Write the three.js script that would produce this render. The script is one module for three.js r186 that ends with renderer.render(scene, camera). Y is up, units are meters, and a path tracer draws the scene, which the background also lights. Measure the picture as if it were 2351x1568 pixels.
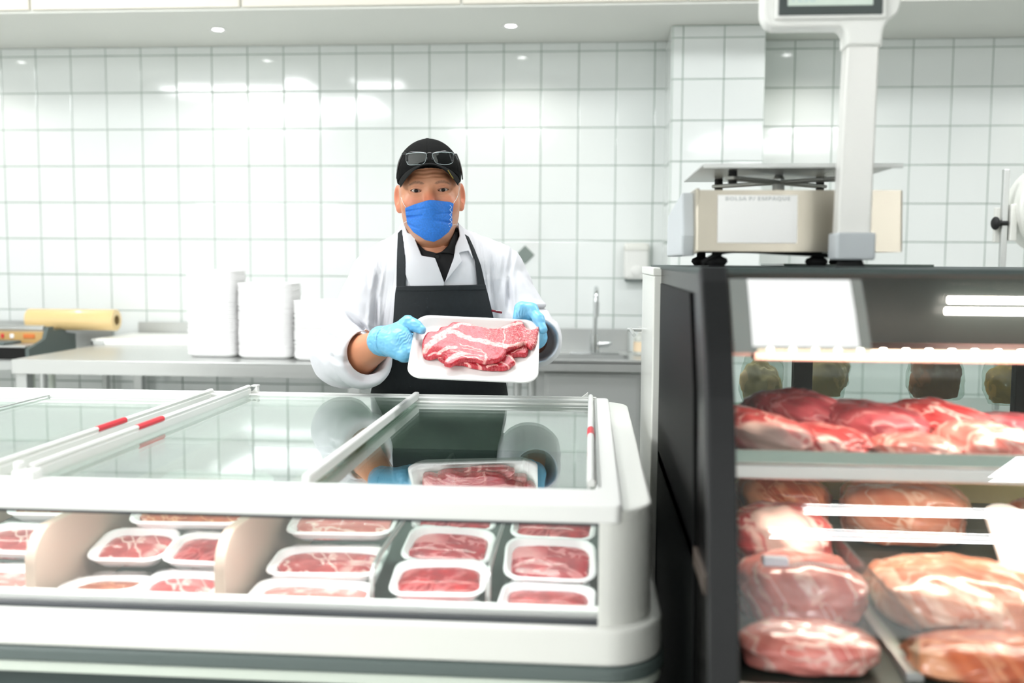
import * as THREE from 'three';
import { RoundedBoxGeometry } from 'three/addons/geometries/RoundedBoxGeometry.js';
import { mergeGeometries } from 'three/addons/utils/BufferGeometryUtils.js';
import { ImprovedNoise } from 'three/addons/math/ImprovedNoise.js';
import { RectAreaLightUniformsLib } from 'three/addons/lights/RectAreaLightUniformsLib.js';

// ───────── camera, exposure, large lights ─────────
const scene = new THREE.Scene();
scene.background = new THREE.Color(0x000000);
const EYE = 1.38;                                              // lens height above the floor
const camera = new THREE.PerspectiveCamera(2 * Math.atan(784 / 2286) * 180 / Math.PI, 2351 / 1568, 0.05, 60);
camera.rotation.order = 'YXZ';
camera.position.set(0, EYE, 0);
camera.rotation.set(-0.0806, 0.0778, 0.0058);
camera.focus = 2.5; camera.userData.fStop = 2.2;
const renderer = new THREE.WebGLRenderer({ antialias: true });
renderer.toneMapping = THREE.LinearToneMapping;
renderer.toneMappingExposure = 1.66;
renderer.shadowMap.enabled = true;
RectAreaLightUniformsLib.init();
// ceiling luminaires: [x, z, length, width, radiance, label]
const CEIL = 3.2;
const PANELS = [
  [-2.7, -3.05, 1.2, 0.6, 8, 'square LED ceiling panel above the steel table'],
  [-0.6, -2.6, 1.2, 0.6, 8, 'square LED ceiling panel above the man in the white coat'],
  [1.6, -3.0, 1.2, 0.6, 8, 'square LED ceiling panel above the counter scale'],
  [-3.7, -0.35, 1.5, 0.7, 10, 'large LED ceiling panel left of the chest freezer'],
  [-2.2, -0.6, 0.5, 0.4, 9, 'small LED ceiling panel over the chest freezer'],
  [-3.5, 1.15, 1.9, 1.2, 12, 'large LED ceiling panel over the shopping aisle'],
  [-4.4, 3.3, 1.2, 0.3, 26, 'far left LED ceiling strip near the shop front'],
  [-1.3, 3.4, 1.2, 0.3, 26, 'middle LED ceiling strip near the shop front'],
  [3.1, 3.3, 1.2, 0.5, 20, 'right LED ceiling strip near the shop front'],
];
const TUBES = [[2.7, 4.35, 2.4, 'twin tube ceiling lamp nearer the deli case'], [2.6, 5.2, 2.4, 'twin tube ceiling lamp further from the deli case']];

// ───────── helpers ─────────
const names = {};
function numbered(n) { const k = names[n] = (names[n] ?? -1) + 1; return k ? `${n}_${String(k).padStart(3, '0')}` : n; }
function tag(o, label, category, group) { o.userData.label = label; o.userData.category = category; if (group) o.userData.group = group; return o; }
function thing(name, label, category, pos = [0, 0, 0], turn = 0, group) {
  const o = new THREE.Group(); o.name = numbered(name); o.position.set(...pos); o.rotation.y = turn; scene.add(o); return tag(o, label, category, group);
}
function part(name, geo, mat, parent, label) {
  const m = new THREE.Mesh(Array.isArray(geo) ? merge(geo) : geo, mat); m.name = name; m.castShadow = m.receiveShadow = true; parent.add(m);
  if (parent === scene) m.name = numbered(name); if (label) m.userData.label = label; return m;
}
function struct(name, geo, mat) { const m = part(name, geo, mat, scene); m.name = name; m.userData.kind = 'structure'; return m; }
function merge(list) {
  return mergeGeometries(list.map((g) => { let h = g.index ? g.toNonIndexed() : g; h = h.clone(); for (const k of Object.keys(h.attributes)) if (!['position', 'normal', 'uv'].includes(k)) h.deleteAttribute(k); if (!h.attributes.uv) h.setAttribute('uv', new THREE.Float32BufferAttribute(new Float32Array(h.attributes.position.count * 2), 2)); return h; }));
}
const V = (x, y, z) => new THREE.Vector3(x, y, z);
// a box given by its extent; r rounds its edges
function ext(x0, x1, y0, y1, z0, z1, r = 0) {
  const w = x1 - x0, h = y1 - y0, d = z1 - z0, g = r ? new RoundedBoxGeometry(w, h, d, 2, Math.min(r, w * .49, h * .49, d * .49)) : new THREE.BoxGeometry(w, h, d);
  return g.translate((x0 + x1) / 2, (y0 + y1) / 2, (z0 + z1) / 2);
}
function tube(pts, r, seg = 40, rad = 10, closed = false) { return new THREE.TubeGeometry(new THREE.CatmullRomCurve3(pts.map((p) => V(...p)), closed), seg, r, rad, closed); }
function rod(a, b, r, r2 = r, n = 16) {
  const A = V(...a), B = V(...b), g = new THREE.CylinderGeometry(r2, r, A.distanceTo(B), n);
  g.applyQuaternion(new THREE.Quaternion().setFromUnitVectors(V(0, 1, 0), B.clone().sub(A).normalize())); return g.translate((A.x + B.x) / 2, (A.y + B.y) / 2, (A.z + B.z) / 2);
}
function shapeOf(pts) { const s = new THREE.Shape(); pts.forEach((p, i) => i ? s.lineTo(p[0], p[1]) : s.moveTo(p[0], p[1])); return s; }
// a floor plan (x, z) raised from y0 by h
function raise(shape, y0, h, bevel = 0) {
  const g = new THREE.ExtrudeGeometry(shape, { depth: h - 2 * bevel, bevelEnabled: bevel > 0, bevelSize: bevel, bevelThickness: bevel, bevelOffset: -bevel, bevelSegments: 3, curveSegments: 10 });
  return g.rotateX(-Math.PI / 2).translate(0, y0 + bevel, 0);
}
// a side profile (z, y) drawn out along x
function drawOut(profile, x0, x1, bevel = 0) {
  const g = new THREE.ExtrudeGeometry(shapeOf(profile.map(([z, y]) => [-z, y])), { depth: x1 - x0 - 2 * bevel, bevelEnabled: bevel > 0, bevelSize: bevel, bevelThickness: bevel, bevelOffset: -bevel, bevelSegments: 2 });
  return g.rotateY(Math.PI / 2).translate(x0 + bevel, 0, 0);
}
function planRect(x0, x1, z0, z1, r, hole) {                     // rounded rectangle in plan, shape y is -z
  const s = new THREE.Shape(), a = -z1, b = -z0;
  s.moveTo(x0 + r, a); s.lineTo(x1 - r, a); s.absarc(x1 - r, a + r, r, -Math.PI / 2, 0); s.lineTo(x1, b - r); s.absarc(x1 - r, b - r, r, 0, Math.PI / 2);
  s.lineTo(x0 + r, b); s.absarc(x0 + r, b - r, r, Math.PI / 2, Math.PI); s.lineTo(x0, a + r); s.absarc(x0 + r, a + r, r, Math.PI, 1.5 * Math.PI);
  if (hole) { const h = planRect(...hole); s.holes.push(new THREE.Path(h.getPoints(10))); }
  return s;
}
let seed = 7;
const rnd = () => { seed = (seed * 1664525 + 1013904223) >>> 0; return seed / 4294967296; };
const rr = (a, b) => a + (b - a) * rnd();
const noise = new ImprovedNoise();
const N = (x, y, z) => noise.noise(x, y, z);
function fbm(x, y, z, o = 4) { let s = 0, a = .5; for (let i = 0; i < o; i++) { s += a * N(x, y, z); x = x * 2.03 + 17.1; y = y * 2.03 + 5.3; z = z * 2.03 + 9.7; a *= .5; } return s; }
const clamp = (x, a = 0, b = 1) => Math.min(b, Math.max(a, x));
const sstep = (a, b, x) => { const t = clamp((x - a) / (b - a)); return t * t * (3 - 2 * t); };
const mix = (a, b, t) => a + (b - a) * t;
const mix3 = (a, b, t) => [mix(a[0], b[0], t), mix(a[1], b[1], t), mix(a[2], b[2], t)];
const lin = (r, g, b) => { const c = new THREE.Color().setRGB(r / 255, g / 255, b / 255, THREE.SRGBColorSpace); return [c.r, c.g, c.b]; };
function texture(w, h, fn, srgb = true) {                        // fn(u, v) gives 0..255 values
  const d = new Uint8Array(w * h * 4);
  for (let j = 0; j < h; j++) for (let i = 0; i < w; i++) { const c = fn((i + .5) / w, (j + .5) / h), k = (j * w + i) * 4; d[k] = clamp(c[0], 0, 255); d[k + 1] = clamp(c[1] ?? c[0], 0, 255); d[k + 2] = clamp(c[2] ?? c[0], 0, 255); d[k + 3] = 255; }
  const t = new THREE.DataTexture(d, w, h); t.wrapS = t.wrapT = THREE.RepeatWrapping; t.magFilter = THREE.LinearFilter; t.minFilter = THREE.LinearMipmapLinearFilter; t.generateMipmaps = true; if (srgb) t.colorSpace = THREE.SRGBColorSpace; t.needsUpdate = true; return t;
}
function std(color, roughness, extra = {}) { return new THREE.MeshStandardMaterial({ color, roughness, ...extra }); }
function phys(color, roughness, extra = {}) { return new THREE.MeshPhysicalMaterial({ color, roughness, ...extra }); }

// ───────── materials ─────────
const streak = texture(256, 256, (u, v) => [128 + 90 * fbm(u * 3, v * 90, 1, 3)], false);
const weave = texture(128, 128, (u, v) => [128 + 60 * Math.sin(u * 402) * Math.sin(v * 402) + 40 * N(u * 20, v * 20, 2)], false);
const M = {
  tile: phys(0xebf0ee, .07, { clearcoat: .3, clearcoatRoughness: .04 }),
  grout: std(0x9fb5a6, .9),
  plaster: std(0xe6e8e2, .85), ceiling: std(0xa6a9a5, .9), wallpaint: std(0xeeefec, .8),
  cream: std(0xf6f1e4, .55), floor: std(0xc9cac6, .35),
  steel: std(0xd4d6d4, .32, { metalness: .9, bumpMap: streak, bumpScale: .0004 }),
  steelWarm: std(0xb8b2a4, .34, { metalness: .9, bumpMap: streak, bumpScale: .0004 }),
  steelDull: std(0xc6c9c7, .45, { metalness: .9, bumpMap: streak, bumpScale: .0004 }),
  chrome: std(0xd7dadb, .1, { metalness: 1 }),
  aluminium: std(0xd2d4d2, .35, { metalness: .9 }),
  white: phys(0xe6e7e0, .28, { clearcoat: .4, clearcoatRoughness: .15 }),
  whitePlastic: std(0xe9eae6, .35), greyPlastic: std(0xbfc5c8, .45),
  foam: std(0xfcfcfb, .6), foamTray: std(0xf0f0ed, .6), board: std(0xf5f6f1, .5),
  black: phys(0x060707, .15, { specularIntensity: .55 }), blackMatt: phys(0x050606, .5, { specularIntensity: .15 }), rubber: std(0x161717, .75),
  blackPanel: phys(0x060505, .25, { specularIntensity: .12 }),
  charcoal: std(0x33413f, .5), trimGrey: std(0x5a6663, .45), trimPale: std(0xd3dcd0, .4), darkTrim: phys(0x1d1e1f, .45, { specularIntensity: .6 }),
  glass: phys(0xffffff, .0, { transmission: 1, thickness: 0, ior: 1.52 }),
  lidGlass: phys(0xf3f9f6, .0, { transmission: 1, thickness: 0, ior: 1.62 }),
  film: phys(0xffffff, .06, { transmission: 1, thickness: 0, ior: 1.3 }),
  acrylic: phys(0xe8efec, .08, { transmission: 1, thickness: 0, ior: 1.49 }),
  lamp: std(0xffffff, .5, { emissive: 0xffffff, emissiveIntensity: 4 }),
  tubeLamp: std(0xffffff, .5, { emissive: 0xffffff, emissiveIntensity: 12 }),
  led: std(0xffffff, .5, { emissive: 0xfff6ea, emissiveIntensity: 6 }),
  red: std(0xdf2c3c, .4), paper: std(0xffffff, .8), beige: std(0xb8a391, .55), beigeDark: std(0xcdbbac, .6),
  olive: std(0xb8aa6c, .4, { metalness: .2 }), deck: std(0x39423c, .35, { metalness: .3 }),
  liner: std(0x6a736f, .5), sill: std(0xd2d7d1, .45),
};
const mLip = std(0xdfe4dd, .4);

// ───────── room ─────────
const ZB = -5.396, SOF = 2.536, ROW0 = EYE + 1.111;
const TILE = .2, JOINT = .0042;
function tileGeo(w, h) {                                          // cushion-edged wall tile, back at z = 0
  const t = .006, b = .0022, x = w / 2, y = h / 2, p = [], idx = [];
  const ring = (a, z) => [[-x + a, -y + a, z], [x - a, -y + a, z], [x - a, y - a, z], [-x + a, y - a, z]];
  const r = [ring(0, 0), ring(0, t - b), ring(b * .4, t - b * .3), ring(b * 1.6, t)];
  const quad = (a, c, d, e) => { p.push(a, c, d, a, d, e); };
  for (let k = 0; k < 3; k++) for (let i = 0; i < 4; i++) quad(r[k][i], r[k][(i + 1) % 4], r[k + 1][(i + 1) % 4], r[k + 1][i]);
  quad(...r[3]);
  const g = new THREE.BufferGeometry(); g.setAttribute('position', new THREE.Float32BufferAttribute(p.flat(), 3)); g.setAttribute('uv', new THREE.Float32BufferAttribute(new Float32Array(p.length * 2), 2)); g.computeVertexNormals(); return g;
}
const tileCache = {};
const tileOf = (w, h) => tileCache[[w.toFixed(4), h.toFixed(4)]] ??= tileGeo(w - JOINT, h - JOINT);
function layTile(parent, x0, x1, y0, y1, z, stuff) {
  const w = x1 - x0, h = y1 - y0, tx = rr(-.004, .004), ty = rr(-.004, .004);
  if (stuff) { const g = tileOf(w, h).clone(); g.rotateX(tx).rotateY(ty).translate((x0 + x1) / 2, (y0 + y1) / 2, z); stuff.push(g); return; }
  const m = part('tile', tileOf(w, h), M.tile, parent); m.position.set((x0 + x1) / 2, (y0 + y1) / 2, z); m.rotation.set(tx, ty, 0);
}
struct('floor', ext(-7, 5.2, -.12, 0, -5.6, 6.2), M.floor);
struct('ceiling', ext(-7, 5.2, CEIL, CEIL + .12, -5.6, 6.2), M.ceiling);
struct('wall_left', ext(-7.2, -7, 0, CEIL, -5.6, 6.2), M.wallpaint);
struct('wall_right', ext(5.2, 5.4, 0, CEIL, -5.6, 6.2), M.wallpaint);
struct('wall_front', ext(-7.2, 5.4, 0, CEIL, 6.2, 6.4), M.wallpaint);
const PIL = { x0: .391, x1: .84, z: -5.04 };
{
  const wall = struct('wall_back', ext(-7, 5.2, 0, CEIL, ZB - .2, ZB), M.grout), rest = [];
  const yTop = SOF, rows = [[ROW0, yTop]]; for (let k = 0; k < 12; k++) rows.push([Math.max(ROW0 - .2 * (k + 1), 0), ROW0 - .2 * k]);
  const X0 = -3.2725;
  for (let c = -19; c <= 18; c++) rows.forEach(([a, b], k) => {
    const x0 = X0 + c * TILE, x1 = Math.min(x0 + TILE, PIL.x0 + .02); if (x0 < -7 || x1 - x0 < .02 || b - a < .02) return;
    layTile(wall, x0, x1, a, b, ZB, c >= -1 && k <= 9 ? null : rest);
  });
  const XR = 1.651;
  for (let c = -4; c <= 17; c++) rows.forEach(([a, b], k) => { const x0 = Math.max(XR + c * TILE, PIL.x1 - .02), x1 = Math.min(XR + (c + 1) * TILE, 5.2); if (x1 - x0 < .02 || b - a < .02) return; layTile(wall, x0, x1, a, b, ZB, c <= 4 && k <= 9 ? null : rest); });
  const s = part('tile_field', rest, M.tile, wall); s.userData.kind = 'stuff';
}
{
  const p = struct('wall_pillar', ext(PIL.x0, PIL.x1, 0, SOF, ZB, PIL.z), M.grout), r0 = 2.4764;
  const rows = [[r0, SOF - .002]]; for (let k = 0; k < 9; k++) rows.push([r0 - .2 * (k + 1), r0 - .2 * k]);
  for (const [x0, x1] of [[PIL.x0, .4416], [.4416, .6417], [.6417, PIL.x1]]) for (const [a, b] of rows) layTile(p, x0, x1, a, b, PIL.z);
  const side = []; for (const [a, b] of rows) for (const [u, w] of [[0, .16], [.16, .36]]) { const g = tileOf(w - u, b - a).clone().rotateY(-Math.PI / 2).translate(PIL.x0, (a + b) / 2, PIL.z - (u + w) / 2); side.push(g); }
  part('side_tile', side, M.tile, p).userData.kind = 'stuff';
}
{
  const s = struct('ceiling_soffit', ext(-7, 5.2, SOF, CEIL, ZB, -4.63), M.plaster), j = [-5.71, -4.69, -3.67, -2.649, -1.631, -.601, .424, 1.45, 2.48, 3.5, 4.52];
  for (let i = 0; i + 1 < j.length; i++) part('fascia_panel', ext(j[i] + .006, j[i + 1] - .006, SOF + .012, CEIL - .004, -4.63, -4.612, .003), M.cream, s);
}
// recessed downlights in the soffit
[[-3.375, 'first round downlight at the left end of the soffit'], [-1.89, 'round downlight in the soffit above the left wall tiles'], [-.405, 'round downlight in the soffit above the man'], [1.08, 'round downlight in the soffit behind the scale display'], [2.565, 'round downlight at the right end of the soffit']].forEach(([x, l]) => {
  const t = thing('downlight', l, 'ceiling light', [x, SOF, -5.008], 0, 'soffit downlights');
  part('trim_ring', new THREE.LatheGeometry([[.034, -.001], [.044, -.004], [.048, -.001], [.048, .004]].map((p) => new THREE.Vector2(...p)), 32), M.whitePlastic, t);
  part('lamp_lens', new THREE.SphereGeometry(.034, 24, 8, 0, 7, Math.PI * .72, Math.PI * .28).scale(1, .25, 1).translate(0, .0055, 0), M.tubeLamp, t);
  const p = new THREE.SpotLight(0xfff9f0, .35, 0, 1.2, .6); p.position.set(0, -.02, 0); p.target.position.set(0, -2, 0); p.castShadow = true; t.add(p, p.target);
});
for (const [x, z, w, d, L, l] of PANELS) {
  const t = thing('ceiling_panel_light', l, 'ceiling light', [x, CEIL, z]);
  part('frame', [ext(-w / 2 - .02, w / 2 + .02, -.03, 0, -d / 2 - .02, -d / 2), ext(-w / 2 - .02, w / 2 + .02, -.03, 0, d / 2, d / 2 + .02), ext(-w / 2 - .02, -w / 2, -.03, 0, -d / 2, d / 2), ext(w / 2, w / 2 + .02, -.03, 0, -d / 2, d / 2)], M.whitePlastic, t);
  part('diffuser', ext(-w / 2, w / 2, -.02, -.004, -d / 2, d / 2), M.lamp, t);
  const r = new THREE.RectAreaLight(0xfbfcff, L, w, d); r.position.y = -.024; r.rotation.x = -Math.PI / 2; t.add(r);
}
for (const [x, z, w, l] of TUBES) {
  const t = thing('tube_lamp', l, 'ceiling light', [x, CEIL, z]);
  part('housing', ext(-w / 2, w / 2, -.05, 0, -.09, .09, .01), M.whitePlastic, t);
  for (const k of [-.05, .05]) part('lamp_tube', rod([-w / 2 + .03, -.07, k], [w / 2 - .03, -.07, k], .018), M.tubeLamp, t);
  const r = new THREE.RectAreaLight(0xfbfcff, 9, w - .06, .12); r.position.y = -.09; r.rotation.x = -Math.PI / 2; t.add(r);
}

// ───────── back counter ─────────
const TY = .94;
{
  const t = thing('steel_table', 'long stainless steel work table holding the stacks of white foam trays', 'table', [-1.75, 0, -4.74]);
  const p = (x0, x1, y0, y1, z0, z1, r) => ext(x0 + 1.75, x1 + 1.75, y0, y1, z0 + 4.74, z1 + 4.74, r);
  part('table_top', [p(-2.51, -.96, TY - .004, TY, -5.36, -4.137, .0015), p(-2.51, -.96, TY - .062, TY, -4.137, -4.131, .002), p(-2.51, -2.504, TY - .062, TY, -5.36, -4.131, .002), p(-.966, -.96, TY - .062, TY, -5.36, -4.131, .002)], M.steel, t);
  for (const z of [-4.2, -5.34]) part('crossbar', p(-2.5, -.97, TY - .06, TY - .02, z, z + .04), M.steelDull, t);
  for (const [x, z] of [[-2.48, -4.18], [-1.0, -4.18], [-2.48, -5.3], [-1.0, -5.3]]) { part('leg', p(x - .026, x + .026, .03, TY - .06, z - .026, z + .026, .004), M.steelDull, t); part('foot', rod([x + 1.75, 0, z + 4.74], [x + 1.75, .035, z + 4.74], .022), M.rubber, t); }
  part('lower_shelf', p(-2.45, -1.02, .22, .25, -5.3, -4.18, .004), M.steelDull, t);
  part('upstand', p(-2.51, -.96, TY - .004, 1.03, -5.375, -5.365, .002), M.steelDull, t);
}
{
  const t = thing('steel_table', 'stainless steel side table under the film wrapping machine at far left', 'table', [-3.3, 0, -4.98]);
  part('table_top', [ext(-.75, .7, .876, .885, -.38, .34, .003), ext(-.75, .7, .835, .885, .335, .34)], M.steelDull, t);
  part('upstand', ext(-.75, .64, .88, 1.03, -.385, -.378), M.steelDull, t);
  for (const [x, z] of [[-.7, .3], [.62, .3], [-.7, -.34], [.62, -.34]]) part('leg', rod([x, 0, z], [x, .88, z], .019), M.steelDull, t);
  for (const x of [.42, .53]) part('pipe', rod([x, 0, .06], [x, .876, .06], .016), M.trimPale, t);
}
{ // film wrapping machine
  const t = thing('film_wrapper', 'black and grey film wrapping machine with a hot plate and amber panel', 'wrapping machine', [-2.95, .885, -4.88]);
  const prof = [[.25, 0], [.25, .055], [.13, .085], [.1, .095], [.07, .15], [.02, .15], [.015, .13], [-.1, .13], [-.1, .115], [-.2, .1], [-.2, 0]];
  for (const x of [-.42, .21]) part('side_panel', drawOut(prof, x, x + .02, .003), M.trimGrey, t);
  part('body_shell', ext(-.4, .21, 0, .06, -.18, .245, .006), M.black, t);
  part('front_ledge', ext(-.4, .21, .06, .07, .1, .25, .003), M.aluminium, t);
  part('hot_plate', ext(-.38, .1, .07, .084, .09, .245, .006), std(0x5c6968, .5), t);
  const cp = part('control_panel', ext(-.4, .21, .068, .125, .06, .072), std(0xcaa568, .5), t);
  for (const [x, m, w] of [[-.33, M.red, .016], [-.27, M.paper, .026], [-.19, M.paper, .03], [-.12, M.red, .02], [-.06, M.paper, .034], [-.01, M.red, .014], [.04, M.paper, .02], [.13, std(0xd9793a, .5), .06]]) part('button', ext(x - w / 2, x + w / 2, .092, .114, .07, .078, .003), m, cp);
  part('roller_cover', rod([-.4, .14, .05], [.2, .14, .05], .016), M.aluminium, t);
  part('cutter_bar', ext(-.4, .2, .122, .13, -.06, .06, .004), M.aluminium, t);
  part('brand_plate', ext(-.4, -.16, .022, .046, .245, .2485, .002), M.red, t);
  const r = thing('film_roll', 'amber roll of plastic wrap lying on the wrapping machine', 'roll', [-2.68, 1.063, -4.98]);
  const L = .235, ring = [[.026, -L], [.054, -L], [.056, -L + .003], [.056, L - .003], [.054, L], [.026, L]].map((p) => new THREE.Vector2(...p));
  part('film', new THREE.LatheGeometry(ring, 48).rotateZ(-Math.PI / 2), phys(0xedcf94, .18, { clearcoat: .6 }), r);
  part('core', new THREE.LatheGeometry([[.022, -L - .002], [.026, -L - .002], [.026, L + .002], [.022, L + .002], [.022, -L - .002]].map((p) => new THREE.Vector2(...p)), 32).rotateZ(-Math.PI / 2), std(0x9a8256, .8), r);
}
{
  const t = thing('cutting_board', 'thick white cutting board lying at the back of the steel table', 'cutting board', [-2.0, TY, -5.13]);
  part('slab', ext(-.53, .5, 0, .03, -.21, .22, .004), M.board, t);
  part('corner_clip', [ext(-.545, -.48, -.0, .022, .18, .232, .003), ext(-.545, -.53, .0, .03, .1, .232, .003)], M.aluminium, t);
}
// foam trays ────────
function rrect(w, d, r, n = 6) { const p = []; for (const [cx, cz, a0] of [[w / 2 - r, d / 2 - r, 0], [-w / 2 + r, d / 2 - r, 1], [-w / 2 + r, -d / 2 + r, 2], [w / 2 - r, -d / 2 + r, 3]]) for (let i = 0; i <= n; i++) { const a = (a0 + i / n) * Math.PI / 2; p.push([cx + r * Math.cos(a), cz + r * Math.sin(a)]); } return p; }
function rings(list, n) {                                          // list of closed loops of [x, y, z] with equal counts, ends capped
  const pos = [], idx = [], uv = [], m = list[0].length; list.forEach((l) => l.forEach((p) => { pos.push(...p); uv.push(p[0], p[2]); }));
  for (let k = 0; k + 1 < list.length; k++) for (let i = 0; i < m; i++) { const a = k * m + i, b = k * m + (i + 1) % m, c = a + m, d = b + m; idx.push(a, c, b, b, c, d); }
  for (const [k, flip] of [[0, 0], [list.length - 1, 1]]) { const l = list[k], c = pos.length / 3; pos.push(...[0, 1, 2].map((j) => l.reduce((s, p) => s + p[j], 0) / m)); uv.push(0, 0); for (let i = 0; i < m; i++) flip ? idx.push(k * m + i, c, k * m + (i + 1) % m) : idx.push(k * m + i, k * m + (i + 1) % m, c); }
  let g = new THREE.BufferGeometry(); g.setAttribute('position', new THREE.Float32BufferAttribute(pos, 3)); g.setAttribute('uv', new THREE.Float32BufferAttribute(uv, 2)); g.setIndex(idx); g = g.toNonIndexed(); g.computeVertexNormals(); return g;
}
function smoothed(g) { const h = new THREE.BufferGeometry(); h.copy(g); return h; }
function trayGeo(W, D, H, r, flare = .026, lip = .007, n = 6) {   // rim at y = 0
  const loop = (dw, y, rad, wave = 0) => rrect(W - 2 * dw, D - 2 * dw, rad, n).map(([x, z], i) => [x, y + wave * Math.sin(i * 2.1), z]);
  const L = [loop(flare + .012, -H, r * .6), loop(flare, -H + .002, r * .7), loop(flare * .45, -H * .5, r * .85), loop(.004, -.005, r), loop(0, -.003, r), loop(.001, 0, r), loop(lip, .001, r * .95), loop(lip + .003, -.002, r * .93), loop(flare * .6 + .004, -H * .55, r * .8), loop(flare + .004, -H + .006, r * .66), loop(flare + .014, -H + .004, r * .55)];
  const g = rings(L); return weldNormals(g);
}
function weldNormals(g, angle = 1.0) {                              // smooth shading except across sharp edges
  const p = g.attributes.position, n = p.count, fn = [], map = {};
  for (let i = 0; i < n; i += 3) { const a = V().fromBufferAttribute(p, i), b = V().fromBufferAttribute(p, i + 1), c = V().fromBufferAttribute(p, i + 2), f = b.sub(a).cross(c.sub(a)); fn.push(f); for (let k = 0; k < 3; k++) { const key = `${Math.round(p.getX(i + k) * 2e4)},${Math.round(p.getY(i + k) * 2e4)},${Math.round(p.getZ(i + k) * 2e4)}`; (map[key] ??= []).push(i / 3); } }
  const unit = fn.map((f) => f.clone().normalize()), out = new Float32Array(n * 3), lim = Math.cos(angle);
  for (let i = 0; i < n; i++) { const key = `${Math.round(p.getX(i) * 2e4)},${Math.round(p.getY(i) * 2e4)},${Math.round(p.getZ(i) * 2e4)}`, t = Math.floor(i / 3), s = V(0, 0, 0); for (const j of map[key]) if (unit[j].dot(unit[t]) > lim) s.add(fn[j]); s.normalize(); out.set([s.x, s.y, s.z], i * 3); }
  g.setAttribute('normal', new THREE.BufferAttribute(out, 3)); return g;
}
[[-1.697, -4.43, .232, .2, .39, 43, 'tallest stack'], [-1.437, -4.39, .25, .205, .335, 36, 'middle stack'], [-1.172, -4.32, .232, .2, .262, 28, 'lowest stack']].forEach(([x, z, w, d, h, n, where]) => {
  const g = trayGeo(w, d, .02, .04, .02, .006, 4), dy = (h - .02) / (n - 1);
  const first = part('foam_tray', g, M.foam, scene); const lbl = (i) => { const k = n - i, o = k === 1 ? 'topmost' : i === 0 ? 'bottom' : `${k}${k % 100 > 10 && k % 100 < 14 ? 'th' : ['th', 'st', 'nd', 'rd'][k % 10] ?? 'th'} from the top`; return `white foam tray, ${o} in the ${where} on the steel table`; }; tag(first, lbl(0), 'tray', `white foam trays in the ${where}`);
  first.position.set(x, TY + .02, z);
  for (let i = 1; i < n; i++) { const c = first.clone(); c.name = numbered('foam_tray'); c.position.set(x + rr(-.0022, .0022), TY + .02 + i * dy, z + rr(-.002, .002)); c.userData.label = lbl(i); scene.add(c); }
});
{ // sink
  const t = thing('sink_unit', 'stainless steel sink counter with backsplash behind the man', 'sink', [0, 0, -5.05]);
  const zf = .3, zb = -.32;
  const deck = planRect(-.52, .36, zb, zf, .012, [-.3, .2, -.13, .2, .05]);
  part('counter_top', [raise(deck, .893, .006), ext(-.52, .36, .855, .912, zf - .004, zf, .002), ext(-.52, .36, .907, .912, zf - .02, zf, .002), ext(.356, .36, .855, .912, zb, zf)], M.steel, t);
  part('basin', [ext(-.3, .2, .7, .704, -.13, .2), ext(-.302, -.298, .7, .896, -.13, .2), ext(.198, .202, .7, .896, -.13, .2), ext(-.3, .2, .7, .896, .198, .202), ext(-.3, .2, .7, .896, -.132, -.128)], M.steelDull, t);
  part('backsplash', ext(-.5, .206, .893, 1.02, zb - .004, zb + .004, .002), M.steelDull, t);
  part('front_panel', [ext(-.215, .25, .2, .84, .2, .23, .006), ext(-.2, .235, .215, .825, .23, .236, .004)], M.steelDull, t);
  for (const x of [-.42, -.35, -.28, .33]) part('leg', rod([x, 0, .2], [x, .856, .2], .02), M.steelDull, t);
  const f = thing('faucet', 'tall chrome faucet with side lever standing on the sink deck', 'faucet', [.027, .899, -5.2]);
  part('base_plate', ext(-.13, .13, 0, .008, -.025, .025, .004), M.chrome, f);
  part('column', [rod([0, .008, 0], [0, .1, 0], .026, .022), rod([0, .1, 0], [.002, .17, 0], .013, .011)], M.chrome, f);
  part('spout', tube([[.002, .16, 0], [.003, .25, 0], [.004, .32, .01], [.005, .345, .05], [.006, .32, .1], [.006, .27, .115]], .0115, 40, 12), M.chrome, f);
  part('spray_head', rod([.006, .275, .114], [.006, .2, .12], .016, .014), M.chrome, f);
  part('lever', [rod([.02, .05, .005], [.07, .055, .015], .017, .015), rod([.065, .055, .014], [.085, .06, .03], .014, .007)], M.chrome, f);
  const b = thing('soap_bottle', 'small clear bottle with a pale label beside the sink', 'bottle', [.262, .899, -5.17]);
  part('body', new THREE.LatheGeometry([[0, 0], [.03, 0], [.034, .004], [.034, .085], [.02, .105], [.012, .11], [.012, .12], [0, .12]].map((p) => new THREE.Vector2(...p)), 32), phys(0xeef0ea, .12, { transmission: .5, thickness: .0 }), b);
  part('bottle_label', new THREE.CylinderGeometry(.0345, .0345, .05, 32, 1, true).translate(0, .045, 0), std(0xf0d9b8, .6), b);
  part('bottle_cap', rod([0, .12, 0], [0, .145, 0], .013), M.whitePlastic, b);
}
{
  const t = thing('soap_dispenser', 'white wall-mounted soap dispenser on the tiles above the sink', 'dispenser', [.244, 1.285, ZB]);
  part('housing', ext(-.066, .066, .0, .19, .006, .085, .022), M.whitePlastic, t);
  part('lid', ext(-.068, .068, .145, .195, .006, .09, .02), M.greyPlastic, t).material = M.white;
  part('push_button', new THREE.SphereGeometry(.032, 24, 16).scale(1, .9, .35).translate(0, .045, .085), M.whitePlastic, t);
  part('drip_edge', ext(-.06, .06, -.008, .004, .006, .07, .003), M.trimGrey, t);
  const d = thing('tile_sign', 'small grey diamond plate fixed on the tiles by the man\'s shoulder', 'sign', [-.352, 1.414, ZB]);
  part('plate', ext(-.036, .036, -.036, .036, .006, .012, .002).rotateZ(Math.PI / 4), std(0x7f8b85, .5), d);
}

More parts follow.
